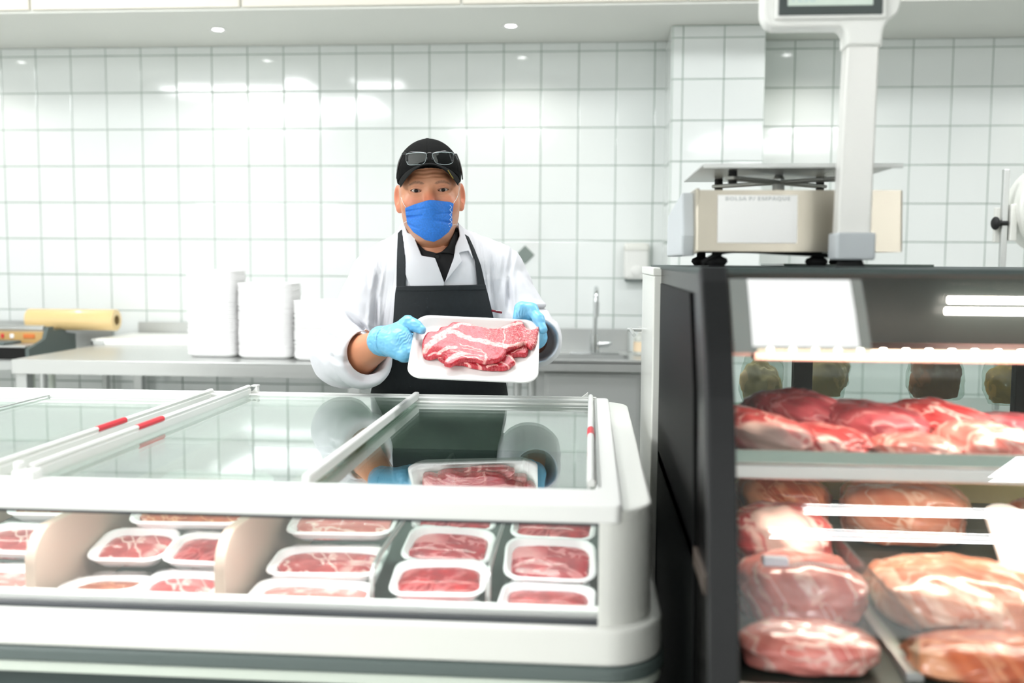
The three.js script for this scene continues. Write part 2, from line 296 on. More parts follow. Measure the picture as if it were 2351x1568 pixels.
// ───────── signed-distance modelling for soft shapes ─────────
const smin = (a, b, k) => { const h = Math.max(k - Math.abs(a - b), 0) / k; return Math.min(a, b) - h * h * k * .25; };
const smax = (a, b, k) => -smin(-a, -b, k);
const hyp = Math.hypot;
const cone = (a, b, r1, r2) => { const [ax, ay, az] = a, dx = b[0] - ax, dy = b[1] - ay, dz = b[2] - az, L = dx * dx + dy * dy + dz * dz; return (x, y, z) => { const t = clamp(((x - ax) * dx + (y - ay) * dy + (z - az) * dz) / L); return hyp(x - ax - dx * t, y - ay - dy * t, z - az - dz * t) - r1 - (r2 - r1) * t; }; };
const ell = (c, r) => (x, y, z) => { const X = x - c[0], Y = y - c[1], Z = z - c[2], k0 = hyp(X / r[0], Y / r[1], Z / r[2]), k1 = hyp(X / r[0] ** 2, Y / r[1] ** 2, Z / r[2] ** 2); return k1 < 1e-9 ? -Math.min(...r) : k0 * (k0 - 1) / k1; };
const any = (k, ...f) => (x, y, z) => { let d = f[0](x, y, z); for (let i = 1; i < f.length; i++) d = smin(d, f[i](x, y, z), k); return d; };
const bbx = (f) => f;
function poly(pts) { // signed distance to a closed 2D outline, negative inside
  const n = pts.length; return (x, y) => { let d = 1e9, s = 1; for (let i = 0, j = n - 1; i < n; j = i++) { const ex = pts[j][0] - pts[i][0], ey = pts[j][1] - pts[i][1], wx = x - pts[i][0], wy = y - pts[i][1], t = clamp((wx * ex + wy * ey) / (ex * ex + ey * ey)), bx = wx - ex * t, by = wy - ey * t; d = Math.min(d, bx * bx + by * by); const c1 = y >= pts[i][1], c2 = y < pts[j][1], c3 = ex * wy > ey * wx; if ((c1 && c2 && c3) || (!c1 && !c2 && !c3)) s = -s; } return s * Math.sqrt(d); };
}
// surface nets: sdf -> mesh with normals from the field; color(x, y, z) gives linear rgb
function skin(sdf, lo, hi, cell, color, uvScale = 1) {
  const nx = Math.ceil((hi[0] - lo[0]) / cell) + 1, ny = Math.ceil((hi[1] - lo[1]) / cell) + 1, nz = Math.ceil((hi[2] - lo[2]) / cell) + 1, S = new Float32Array(nx * ny * nz), B = 6;
  const id = (i, j, k) => (k * ny + j) * nx + i;
  for (let k0 = 0; k0 < nz; k0 += B) for (let j0 = 0; j0 < ny; j0 += B) for (let i0 = 0; i0 < nx; i0 += B) {
    const c = sdf(lo[0] + (i0 + B / 2) * cell, lo[1] + (j0 + B / 2) * cell, lo[2] + (k0 + B / 2) * cell), far = Math.abs(c) > B * cell * 1.9;
    for (let k = k0; k < Math.min(k0 + B, nz); k++) for (let j = j0; j < Math.min(j0 + B, ny); j++) for (let i = i0; i < Math.min(i0 + B, nx); i++) S[id(i, j, k)] = far ? c : sdf(lo[0] + i * cell, lo[1] + j * cell, lo[2] + k * cell);
  }
  const cellAt = new Int32Array(nx * ny * nz).fill(-1), P = [], I = [];
  const off = [[0, 0, 0], [1, 0, 0], [0, 1, 0], [1, 1, 0], [0, 0, 1], [1, 0, 1], [0, 1, 1], [1, 1, 1]], edges = [[0, 1], [2, 3], [4, 5], [6, 7], [0, 2], [1, 3], [4, 6], [5, 7], [0, 4], [1, 5], [2, 6], [3, 7]];
  const v = new Float32Array(8);
  for (let k = 0; k < nz - 1; k++) for (let j = 0; j < ny - 1; j++) for (let i = 0; i < nx - 1; i++) {
    let m = 0; for (let c = 0; c < 8; c++) { v[c] = S[id(i + off[c][0], j + off[c][1], k + off[c][2])]; if (v[c] < 0) m |= 1 << c; }
    if (m === 0 || m === 255) continue;
    let x = 0, y = 0, z = 0, n = 0;
    for (const [a, b] of edges) { if ((v[a] < 0) === (v[b] < 0)) continue; const t = v[a] / (v[a] - v[b]); x += off[a][0] + (off[b][0] - off[a][0]) * t; y += off[a][1] + (off[b][1] - off[a][1]) * t; z += off[a][2] + (off[b][2] - off[a][2]) * t; n++; }
    cellAt[id(i, j, k)] = P.length / 3; P.push(lo[0] + (i + x / n) * cell, lo[1] + (j + y / n) * cell, lo[2] + (k + z / n) * cell);
  }
  const quad = (a, b, c, d, flip) => { if (a < 0 || b < 0 || c < 0 || d < 0) return; flip ? I.push(a, c, b, a, d, c) : I.push(a, b, c, a, c, d); };
  for (let k = 1; k < nz - 1; k++) for (let j = 1; j < ny - 1; j++) for (let i = 1; i < nx - 1; i++) {
    const a = S[id(i, j, k)] < 0, q = (di, dj, dk) => cellAt[id(i - di, j - dj, k - dk)];
    if (a !== S[id(i + 1, j, k)] < 0) quad(q(0, 0, 0), q(0, 1, 0), q(0, 1, 1), q(0, 0, 1), !a);
    if (a !== S[id(i, j + 1, k)] < 0) quad(q(0, 0, 0), q(0, 0, 1), q(1, 0, 1), q(1, 0, 0), !a);
    if (a !== S[id(i, j, k + 1)] < 0) quad(q(0, 0, 0), q(1, 0, 0), q(1, 1, 0), q(0, 1, 0), !a);
  }
  const n = P.length / 3, nor = new Float32Array(n * 3), uv = new Float32Array(n * 2), e = cell * .4, col = color && new Float32Array(n * 3);
  for (let i = 0; i < n; i++) {
    const x = P[3 * i], y = P[3 * i + 1], z = P[3 * i + 2], gx = sdf(x + e, y, z) - sdf(x - e, y, z), gy = sdf(x, y + e, z) - sdf(x, y - e, z), gz = sdf(x, y, z + e) - sdf(x, y, z - e), l = hyp(gx, gy, gz) || 1;
    nor.set([gx / l, gy / l, gz / l], 3 * i); uv[2 * i] = x * uvScale; uv[2 * i + 1] = (Math.abs(gy / l) > .75 ? z : y) * uvScale; if (col) col.set(color(x, y, z), 3 * i);
  }
  const g = new THREE.BufferGeometry(); g.setAttribute('position', new THREE.Float32BufferAttribute(P, 3)); g.setAttribute('normal', new THREE.BufferAttribute(nor, 3)); g.setAttribute('uv', new THREE.BufferAttribute(uv, 2)); if (col) g.setAttribute('color', new THREE.BufferAttribute(col, 3)); g.setIndex(I); return g;
}

// ───────── meat materials ─────────
function meatTexture(s, lean, dark, fat, amount, turn = .5, stretch = 3) {
  const c = Math.cos(turn), q = Math.sin(turn);
  return texture(320, 320, (u, v) => {
    // sampled on a torus-like walk so the tile edges agree closely enough
    const x = u * 7, y = v * 7, a = (x * c + y * q), b = (-x * q + y * c) * stretch, w = fbm(x * .6 + s, y * .6, s, 3);
    const vein = 1 - Math.abs(fbm(a * .5 + w * 1.6, b * .35, s * 1.7, 4)) * 5, big = sstep(.12, .34, fbm(x * .35, y * .35 + s, s + 4, 3));
    const f = clamp(Math.max(sstep(.55, .95, vein) * amount, big * amount * 1.1)), m = clamp(.5 + 1.4 * fbm(x * 1.4, y * 1.4, s + 9, 4));
    return mix3(mix3(lean, dark, m), fat, f);
  });
}
const meatMat = (t, rough = .3, coat = .5) => { const m = phys(0xffffff, rough, { map: t, clearcoat: coat, clearcoatRoughness: .12, bumpMap: t, bumpScale: .0008 }); return m; };
const beef1 = meatMat(meatTexture(1.3, [204, 46, 58], [150, 20, 36], [240, 184, 178], .65, .5, 3)), beef2 = meatMat(meatTexture(5.1, [198, 32, 42], [134, 12, 24], [236, 168, 160], .5, 2.2, 2)), beef4 = meatMat(meatTexture(21.4, [196, 96, 104], [150, 56, 66], [232, 190, 186], .6, .9, 3)), beef3 = meatMat(meatTexture(8.8, [214, 92, 92], [170, 52, 56], [244, 214, 204], .9, 1.1, 2.5));
const pork1 = meatMat(meatTexture(3.7, [226, 148, 138], [204, 108, 100], [246, 218, 206], .8, .3, 2), .22, .8), pork2 = meatMat(meatTexture(11.2, [226, 160, 130], [206, 120, 88], [246, 220, 196], .8, .8, 2), .22, .8), pork3 = meatMat(meatTexture(15.9, [206, 112, 72], [160, 70, 40], [238, 190, 150], .6, .9, 3), .3, .5);
function lump(rx, ry, rz, s, rough = .16, box = 2.6) {                 // a piece of meat resting on y = 0
  const g = new THREE.SphereGeometry(1, 56, 36), p = g.attributes.position, uv = g.attributes.uv;
  for (let i = 0; i < p.count; i++) {
    let x = p.getX(i), y = p.getY(i), z = p.getZ(i); const k = 1 / (Math.abs(x) ** box + Math.abs(y) ** box + Math.abs(z) ** box) ** (1 / box);
    const d = 1 + rough * (1.6 * fbm(x * 1.1 + s, y * 1.1, z * 1.1 + s, 3) + .5 * fbm(x * 4 + s, y * 4, z * 4, 3)); x *= k * d; y *= k * d; z *= k * d;
    y = Math.max(y, -.7); p.setXYZ(i, x * rx, (y + .7) * ry * .66, z * rz); uv.setXY(i, (x * rx + y * ry * .4) * 3.2 + s, (z * rz + y * ry * .6) * 3.2);
  }
  let h = g.index ? g.toNonIndexed() : g; h.deleteAttribute('normal'); h.computeVertexNormals(); return weldNormals(h, 2);
}

// ───────── chest freezer in front of the man ─────────
const FX0 = -2.35, FX1 = .097, FZ0 = -2.545, FZ1 = -1.41, FG = 1.03;
{
  const t = thing('chest_freezer', 'white glass-topped chest freezer full of packed meat in the foreground', 'freezer', [-1.1, 0, -1.99]);
  const at = (g) => (Array.isArray(g) ? g : [g]).map((q) => q.translate(1.1, 0, 1.99));
  const add = (n, g, m, l) => part(n, at(g), m, t, l);
  const well = [FX0 + .09, .035, FZ0 + .06, -1.485, .03];
  add('base', raise(planRect(FX0 + .02, FX1 - .012, FZ0 + .02, FZ1 - .012, .07), 0, .757), M.charcoal);
  add('trim_strip', raise(planRect(FX0 - .012, FX1 + .016, FZ0, FZ1 + .013, .085), .757, .019, .004), M.trimPale);
  add('bumper_rail', raise(planRect(FX0 - .016, FX1 + .021, FZ0, FZ1 + .02, .09), .776, .022, .006), M.trimGrey);
  add('lower_shell', raise(planRect(FX0 - .014, FX1 + .017, FZ0, FZ1 + .015, .088, well), .798, .0555, .006), M.white);
  { // upper shell: back, sides, front corners round the window
    const s = new THREE.Shape(), r = .08, a = -FZ1, b = -FZ0, wx = .0215, wl = FX0 + .08, hx = FX1 - .05, hl = FX0 + .05, hb = b - .05;
    s.moveTo(wx, a); s.lineTo(FX1 - r, a); s.absarc(FX1 - r, a + r, r, -Math.PI / 2, 0); s.lineTo(FX1, b - r); s.absarc(FX1 - r, b - r, r, 0, Math.PI / 2); s.lineTo(FX0 + r, b); s.absarc(FX0 + r, b - r, r, Math.PI / 2, Math.PI); s.lineTo(FX0, a + r); s.absarc(FX0 + r, a + r, r, Math.PI, 1.5 * Math.PI); s.lineTo(wl, a);
    s.lineTo(wl, a + .075); s.lineTo(hl, a + .075); s.lineTo(hl, hb); s.lineTo(hx, hb); s.lineTo(hx, a + .075); s.lineTo(wx, a + .075); s.lineTo(wx, a);
    add('upper_shell', raise(s, .8535, .155), M.white);
  }
  add('top_rim', raise(planRect(FX0, FX1, FZ0, FZ1, .08, [FX0 + .06, .046, FZ0 + .05, -1.505, .012]), 1.006, .017, .005), M.white);
  add('lid_frame', raise(planRect(FX0 + .055, .05, FZ0 + .006, FZ1 + .001, .012, [FX0 + .085, .012, FZ0 + .045, -1.512, .006]), 1.004, .028, .004), M.whitePlastic);
  add('slide_rail', [ext(FX0 + .08, .02, 1.012, 1.019, FZ0 + .04, FZ0 + .052), ext(FX0 + .08, .02, 1.022, 1.036, FZ0 + .016, FZ0 + .024, .002), ext(FX0 + .08, .02, 1.012, 1.019, -1.52, -1.508)], M.whitePlastic);
  add('inner_liner', [ext(well[0] - .004, well[1] + .004, .42, .43, well[2], well[3]), ext(well[0] - .006, well[1] + .006, .43, .9, well[2] - .006, well[2]), ext(well[0] - .006, well[0], .43, 1.0, well[2], well[3]), ext(well[1], well[1] + .006, .43, 1.0, well[2], well[3]), ext(well[0], well[1], .9, 1.004, FZ0 + .04, FZ0 + .048)], M.liner);
  add('front_sill', [ext(FX0 + .08, .0215, .846, .856, -1.487, -1.418, .003), ext(FX0 + .08, .0215, .78, .856, -1.4905, -1.485, .002)], M.sill);
  add('window_gasket', [ext(FX0 + .08, .0215, .8535, .8575, -1.432, -1.412), ext(FX0 + .08, .0215, 1.0, 1.005, -1.432, -1.412), ext(.0175, .0215, .8535, 1.005, -1.432, -1.412)], std(0x2d3136, .5));
  add('window_channel', ext(FX0 + .08, .018, .8565, .8685, -1.4265, -1.4245), M.aluminium);
  add('front_window', ext(FX0 + .081, .018, .857, 1.003, -1.424, -1.419), M.glass);
  add('inner_lamp', ext(FX0 + .1, .01, .992, 1.0, -1.482, -1.472, .002), M.whitePlastic);
  { const il = t.children[t.children.length - 1]; part('led_strip', at(ext(FX0 + .11, 0, .9905, .9925, -1.48, -1.474)), M.lamp, il); }
  const fl = new THREE.RectAreaLight(0xfdfbff, 9, 2.2, .03); fl.position.set(0, .986, .505); fl.rotation.set(-Math.PI / 2 + .35, 0, 0); t.add(fl);
  // lids: glass slides in low frames
  const lid = (x0, x1, y, n, rail) => {
    const g = new THREE.Group(); g.name = 'sliding_lid'; g.position.set(1.1, 0, 1.99); t.add(g);
    part('lid_glass', ext(x0, x1, y - .004, y, -2.525, -1.515), M.lidGlass, g); part('lid_glass', ext(x0, x1, y - .013, y - .01, -2.525, -1.515), M.lidGlass, g); return g;
  };
  const grip = (g, x, y, h, z0 = -2.52, z1 = -1.5) => { // tall handle profile with a red marker band
    part('handle_rail', [drawProfileZ([[x - .006, y - .003], [x + .006, y - .003], [x + .006, y + h * .55], [x + .0035, y + h * .62], [x + .0055, y + h * .85], [x + .0025, y + h], [x - .0025, y + h], [x - .006, y + h * .85]], z0, z1)], M.whitePlastic, g);
  };
  function drawProfileZ(pr, z0, z1) { const e = new THREE.ExtrudeGeometry(shapeOf(pr), { depth: z1 - z0, bevelEnabled: false }); return e.translate(0, 0, z0); }
  const band = (g, x, y, h, z0, z1) => part('red_marker', drawProfileZ([[x - .0065, y + h * .66], [x + .0061, y + h * .66], [x + .0063, y + h * .88], [x + .003, y + h + .0008], [x - .003, y + h + .0008], [x - .0068, y + h * .88]], z0, z1), M.red, g);
  const L = lid(FX0 + .09, -.86, 1.017, 'left'); grip(L, -.985, 1.017, .026); band(L, -.985, 1.017, .026, -2.03, -1.91);
  part('seam', ext(-1.418, -1.413, 1.0195, 1.0225, -2.535, -1.515), M.steelDull, L);
  const C = lid(-.89, -.438, 1.031, 'middle'); grip(C, -.885, 1.03, .024); band(C, -.885, 1.03, .024, -1.99, -1.875);
  part('edge_rail', ext(-.448, -.434, 1.024, 1.044, -2.515, -1.51, .004), M.whitePlastic, C);
  part('end_bracket', [drawProfileZ([[-.879, 1.03], [-.862, 1.03], [-.862, 1.05], [-.865, 1.05], [-.879, 1.034]], -2.535, -2.52), ext(-.879, -.862, 1.049, 1.053, -2.54, -2.518)], M.whitePlastic, C);
  part('end_clip', [ext(-.905, -.868, 1.024, 1.047, -1.508, -1.478, .004), rod([-.9, 1.047, -1.494], [-.9, 1.058, -1.494], .008)], M.whitePlastic, C);
  const R = lid(-.46, .008, 1.017, 'right'); part('handle_bar', rod([.005, 1.036, -2.53], [.005, 1.036, -1.53], .0065), M.whitePlastic, R); part('red_marker', rod([.005, 1.036, -2.03], [.005, 1.036, -1.955], .0072), M.red, R);
  part('edge_profile', [ext(.0, .004, 1.016, 1.031, -2.53, -1.52), ext(.014, .02, 1.016, 1.034, -2.53, -1.52, .002)], M.aluminium, R);
  part('corner_wedge', drawProfileZ([[-.02, 1.032], [-.002, 1.032], [-.002, 1.046]], -2.545, -2.53), M.whitePlastic, R);
}
// dividers and packs inside
const PACK_Y = .80;
{
  const sh = thing('freezer_basket', 'grey wire-edged basket floor inside the chest freezer under the packs', 'basket', [-1.1, PACK_Y - .012, -1.99]);
  part('floor_plate', ext(-1.14, 1.125, 0, .01, -.49, .49), M.liner, sh);
  part('edge_wire', [rod([-1.14, .012, .49], [1.125, .012, .49], .003), rod([-1.14, .012, -.49], [1.125, .012, -.49], .003)], M.aluminium, sh);
  const wire = (x, l) => { const d = thing('basket_divider', l, 'divider', [x, PACK_Y, -1.99]); part('frame', tube([[0, .0, .48], [0, .09, .47], [0, .098, .44], [0, .098, 0], [0, .098, -.44], [0, .09, -.47], [0, .0, -.48]], .004, 80, 8), M.aluminium, d); part('sheet', ext(-.0015, .0015, 0, .094, -.47, .47), M.acrylic, d); };
  wire(-.153, 'clear divider with metal frame left of the right-hand packs'); wire(-.338, 'clear divider with metal frame in the middle of the freezer window');
  const beige = (x, l) => { const d = thing('plastic_divider', l, 'divider', [x, PACK_Y, -1.99]); const s = new THREE.Shape(); const h = .145, a = -.5, b = .5, r = .055; s.moveTo(a, 0); s.lineTo(b, 0); s.lineTo(b, h - r); s.absarc(b - r, h - r, r, 0, Math.PI / 2); s.lineTo(a + r, h); s.absarc(a + r, h - r, r, Math.PI / 2, Math.PI); s.lineTo(a, 0); const g = new THREE.ExtrudeGeometry(s, { depth: .014, bevelEnabled: true, bevelSize: .002, bevelThickness: .002, bevelSegments: 2 }); part('plate', g.rotateY(-Math.PI / 2).translate(.007, 0, 0), M.beige, d); };
  beige(-.575, 'beige round-cornered plastic divider in the freezer window'); beige(-.885, 'beige round-cornered plastic divider at the left of the freezer window'); beige(-1.3, 'beige plastic divider further left in the freezer');
}
{
  const G = {}, slab = (w, d, s) => G[[w, d, s]] ??= lump(w / 2, .014, d / 2, s, .1, 4);
  const filmGeo = (w, d) => { const g = new THREE.PlaneGeometry(w, d, 14, 10).rotateX(-Math.PI / 2), p = g.attributes.position; for (let i = 0; i < p.count; i++) { const u = p.getX(i) / w * 2, v = p.getZ(i) / d * 2; p.setY(i, .012 * (1 - Math.max(Math.abs(u), Math.abs(v)) ** 6) + .002 * N(u * 4, v * 4, 3)); } g.computeVertexNormals(); return g; };
  const put = (x, y, z, w, d, mat, s, tilt, label) => {
    const t = thing('meat_pack', label, 'meat pack', [x, y + .027, z]); t.rotation.set(tilt, rr(-.06, .06), rr(-.03, .03));
    part('tray', G['t' + w + d] ??= trayGeo(w, d, .026, .03, .018, .005, 5), M.foam, t); const m = part('meat', slab(w - .026, d - .024, s), mat, t); m.position.y = -.02; part('wrap', G['f' + w + d] ??= filmGeo(w - .004, d - .004), M.film, t);
  };
  const y = PACK_Y;
  put(-.062, y + .018, -1.555, .155, .118, beef2, 1, .06, 'front pack of dark red beef at the right end of the freezer window');
  put(-.062, y + .048, -1.665, .158, .12, beef1, 2, .34, 'tilted pack of red beef second from the front at the right end of the freezer');
  put(-.06, y + .075, -1.79, .155, .12, beef2, 3, .2, 'third pack of red beef from the front at the right end of the freezer');
  put(-.245, y - .005, -1.548, .158, .1, beef1, 4, .05, 'lowest front pack of beef between the two clear dividers');
  put(-.245, y + .028, -1.61, .16, .118, beef2, 5, .2, 'second pack of plain red beef between the two clear dividers');
  put(-.245, y + .05, -1.725, .16, .12, beef1, 6, .26, 'third pack of bright red beef between the two clear dividers');
  put(-.25, y + .07, -1.845, .16, .12, beef2, 7, .2, 'rear pack of beef between the two clear dividers');
  put(-.448, y + .012, -1.555, .2, .118, pork1, 8, .05, 'front pack of pale pink meat right of the beige divider');
  put(-.448, y + .034, -1.665, .2, .12, beef3, 9, .12, 'second pack of pink marbled meat right of the beige divider');
  put(-.448, y + .075, -1.78, .2, .12, pork1, 10, .18, 'third stacked pack of pink meat right of the beige divider');
  put(-.448, y + .105, -1.86, .2, .12, beef3, 11, .12, 'topmost rear pack of pink meat right of the beige divider');
  put(-.665, y + .02, -1.55, .13, .118, beef3, 12, .08, 'front pack of streaky meat between the two beige dividers');
  put(-.795, y + .016, -1.56, .13, .12, pork3, 13, -.1, 'front left pack of orange-red meat between the two beige dividers');
  put(-.66, y + .05, -1.665, .14, .12, beef2, 14, .16, 'dark red meat pack in the second row between the beige dividers');
  put(-.8, y + .05, -1.675, .14, .12, beef3, 15, .2, 'pale streaky meat pack in the second row between the beige dividers');
  put(-.73, y + .09, -1.775, .22, .12, pork3, 16, .22, 'wide pack of orange meat on top between the beige dividers');
  put(-.73, y + .118, -1.87, .22, .12, pork2, 17, .12, 'rear yellowish meat pack on top between the beige dividers');
  put(-1.0, y + .02, -1.555, .18, .12, pork1, 18, .08, 'pale pink meat pack left of the left beige divider');
  put(-1.0, y + .055, -1.675, .18, .12, beef3, 19, .16, 'second pale meat pack left of the left beige divider');
  put(-1.0, y + .09, -1.8, .18, .12, pork2, 20, .16, 'third pale meat pack left of the left beige divider');
}

// ───────── deli case at the right ─────────
const DX0 = .15, DX1 = 2.1, DY = 1.372;
const front = [[-1.392, 1.372], [-1.372, 1.352], [-1.342, 1.312], [-1.31, 1.262], [-1.284, 1.205], [-1.265, 1.15], [-1.243, 1.08], [-1.222, 1.01], [-1.2, .93], [-1.187, .87]];
const frontZ = (y) => { for (let i = 0; i + 1 < front.length; i++) if (y <= front[i][1] && y >= front[i + 1][1]) return mix(front[i][0], front[i + 1][0], (front[i][1] - y) / (front[i][1] - front[i + 1][1])); return front[y > 1 ? 0 : front.length - 1][0]; };
{
  const t = thing('deli_case', 'black refrigerated deli case with curved glass front at the right', 'display case', [1.1, 0, -1.9]);
  const at = (g) => (Array.isArray(g) ? g : [g]).map((q) => q.translate(-1.1, 0, 1.9));
  const add = (n, g, m, l) => part(n, at(g), m, t, l);
  const body = [[-2.16, 0], ...[[-1.2, 0], [-1.2, .8]].slice(0), ...front.slice().reverse().map(([z, y]) => [z - .012, y - .002]), [-2.16, DY - .002]];
  add('end_panel', drawOut(body, DX0 + .002, DX0 + .034, .002), M.blackPanel, 'glossy black end panel');
  add('end_panel', drawOut(body, DX1 - .034, DX1), M.black);
  add('end_inset', drawOut([[-2.12, .3], [-1.36, .3], [-1.36, .9], [-1.42, 1.2], [-1.5, 1.335], [-2.12, 1.335]], DX0 - .002, DX0 + .004, .001), M.blackMatt);
  add('side_trim', ext(DX0 - .002, DX0 + .003, .96, .985, -2.1, -1.245, .001), std(0x4a4038, .35));
  const band = [...front.map(([z, y]) => [z + .004, y + .002]), [-1.183, .3], [-1.2, .3], ...front.slice().reverse().map(([z, y]) => [z - .022, y - .004])];
  add('front_trim', drawOut(band, DX0, DX0 + .0365, .003), M.darkTrim, 'dark grey curved front edge trim');
  add('rear_panel', [ext(DX0 - .014, DX0 + .034, 0, 1.35, -2.62, -2.16, .004), ext(DX0 - .016, DX0 + .034, 1.35, 1.368, -2.62, -2.16, .003)], M.white, 'white rear side panel');
  const sheet = [...front.slice(0, -1).map(([z, y]) => [z, y]), ...front.slice(0, -1).reverse().map(([z, y]) => [z - .005, y - .002])];
  { const g = drawOut(sheet, DX0 + .036, DX1 - .034); add('front_glass', weldNormals(g.index ? g.toNonIndexed() : g, .6), M.glass); }
  add('top_deck', [ext(DX0, DX1, 1.364, 1.3725, -2.5, -1.395, .002), ext(DX0, DX1, 1.362, 1.374, -1.404, -1.388, .004)], M.charcoal);
  add('canopy_panel', [ext(DX0 + .034, DX1 - .034, 1.225, 1.362, -1.79, -1.775), ext(DX0 + .034, DX1 - .034, 1.225, 1.235, -2.4, -1.775)], std(0x2b3330, .35));
  add('light_bar', [ext(DX0 + .1, DX1 - .036, 1.2305, 1.243, -1.56, -1.535, .003), ext(DX0 + .034, DX1 - .034, 1.236, 1.242, -1.78, -1.55)], std(0xb98d84, .5));
  const lb = t.children[t.children.length - 1];
  part('led_strip', at(ext(DX0 + .105, DX1 - .04, 1.243, 1.2495, -1.553, -1.539, .002)), std(0xcdb8a6, .5), lb);
  for (let i = 0; i < 50; i++) part('led_lamp', at(ext(DX0 + .12 + i * .0335, DX0 + .13 + i * .0335, 1.2435, 1.252, -1.5385, -1.535, .002)), M.led, lb);
  for (const [y, z, x] of [[1.318, -1.755, .61], [1.299, -1.752, .605]]) part('canopy_lamp', at(rod([x, y, z], [DX1 - .1, y, z], .0062)), M.led, t);
  // middle shelf
  add('meat_shelf', ext(DX0 + .034, DX1 - .034, 1.075, 1.09, -1.95, -1.462, .002), M.steelDull);
  add('shelf_edge', [ext(DX0 + .036, DX1 - .036, 1.066, 1.088, -1.465, -1.45, .003), ext(DX0 + .036, DX1 - .036, 1.09, 1.108, -1.458, -1.452)], M.aluminium);
  add('price_rail', ext(DX0 + .036, DX1 - .036, 1.091, 1.109, -1.4515, -1.4495), M.acrylic);
  // rear glass doors
  for (const x of [DX0 + .03, .494, 1.013, 1.53, 2.03]) add('door_stile', ext(x, x + .045, .9, 1.36, -2.47, -2.44, .003), M.blackMatt);
  add('door_rail', [ext(DX0 + .03, DX1, .9, .94, -2.475, -2.435), ext(DX0 + .03, DX1, 1.33, 1.362, -2.475, -2.435)], M.blackMatt);
  for (const [a, b] of [[.225, .494], [.539, 1.013], [1.058, 1.53], [1.575, 2.03]]) add('door_glass', ext(a, b, .94, 1.33, -2.457, -2.453), M.acrylic);
  add('back_panel', ext(DX0 + .034, DX1 - .034, .82, 1.06, -2.06, -2.04, .003), M.olive);
  add('deck_plate', drawOut([[-1.19, .855], [-1.215, .862], [-2.05, .9], [-2.05, .88], [-1.215, .84], [-1.19, .84]], DX0 + .034, DX1 - .034), M.deck);
  add('front_ledge', [ext(DX0 + .036, DX1 - .036, .845, .868, -1.2, -1.182, .003)], M.aluminium);
  add('lower_front', ext(DX0 + .034, DX1 - .034, 0, .845, -1.24, -1.192), M.black);
  add('lower_back', ext(DX0 + .034, DX1 - .034, 0, .9, -2.5, -2.42), M.charcoal);
  add('shelf_lamp', [ext(DX0 + .1, DX1 - .1, 1.07, 1.0755, -1.52, -1.49, .002)], M.whitePlastic);
  { const sl = t.children[t.children.length - 1]; part('led_strip', at(ext(DX0 + .11, DX1 - .11, 1.0675, 1.0705, -1.512, -1.498)), M.led, sl); }
  const l3 = new THREE.RectAreaLight(0xfff0dc, 12, 1.7, .03); l3.position.set(0, 1.064, .395); l3.rotation.set(-Math.PI / 2, 0, 0); t.add(l3);
  // the lamps' own light
  const l1 = new THREE.RectAreaLight(0xfff0dc, 11, 1.7, .04); l1.position.set(0, 1.25, .385); l1.rotation.set(-1.15, 0, 0); t.add(l1);
  const l2 = new THREE.RectAreaLight(0xfff4e6, 18, 1.4, .04); l2.position.set(.2, 1.228, .34); l2.rotation.set(-Math.PI / 2 + .25, 0, 0); t.add(l2);
}
{ // paper in a clear holder on the curved glass
  const t = thing('sign_holder', 'white paper in a clear holder on the deli case glass', 'sign', [.278, 0, 0]);
  const curve = (x0, x1, y0, y1, o, th) => { const pr = []; for (let i = 0; i <= 12; i++) { const y = mix(y1, y0, i / 12); pr.push([frontZ(y) + o, y + o * .3]); } const g = drawOut([...pr, ...pr.slice().reverse().map(([z, y]) => [z + th, y + th * .3])], x0, x1); return weldNormals(g.index ? g.toNonIndexed() : g, .6); };
  part('holder', curve(-.09, .085, 1.262, 1.357, .002, .001), phys(0xd5dbd8, .25, { transmission: .75, thickness: 0, ior: 1.49 }), t);
  part('paper', curve(-.066, .07, 1.27, 1.356, .0036, .0008), M.paper, t);
}
{ // beef on the middle shelf
  const list = [[.262, -1.6, .05, .05, .13, beef3, 'cut of pink beef at the left end of the upper shelf'], [.35, -1.74, .06, .062, .1, beef4, 'dark red beef cut standing behind at left on the upper shelf'], [.36, -1.56, .062, .036, .08, beef3, 'pale marbled beef cut in front at left on the upper shelf'], [.455, -1.66, .068, .056, .11, beef4, 'long dark beef cut in the middle of the upper shelf'], [.49, -1.54, .05, .03, .07, pork1, 'pale pink cut in front of the long dark beef cut'], [.572, -1.68, .06, .055, .1, beef3, 'square cut of pink beef right of centre on the upper shelf'], [.6, -1.55, .066, .043, .075, pork1, 'pale pink rounded cut in front of the square beef cut'], [.71, -1.68, .066, .04, .1, beef4, 'dark beef cut at the right edge of the upper shelf'], [.72, -1.55, .05, .034, .07, pork2, 'pale orange cut in front at the right edge of the upper shelf'], [.85, -1.62, .08, .04, .11, beef3, 'cut of beef further right on the upper shelf']];
  list.forEach(([x, z, rx, ry, rz, m, l], i) => { const o = part('beef_cut', lump(rx, ry, rz, 20.3 + i * 3.1, .2, 2.4), m, scene); tag(o, l, 'meat'); o.position.set(x, 1.09, z); o.rotation.y = .25 + .3 * rnd(); });
}
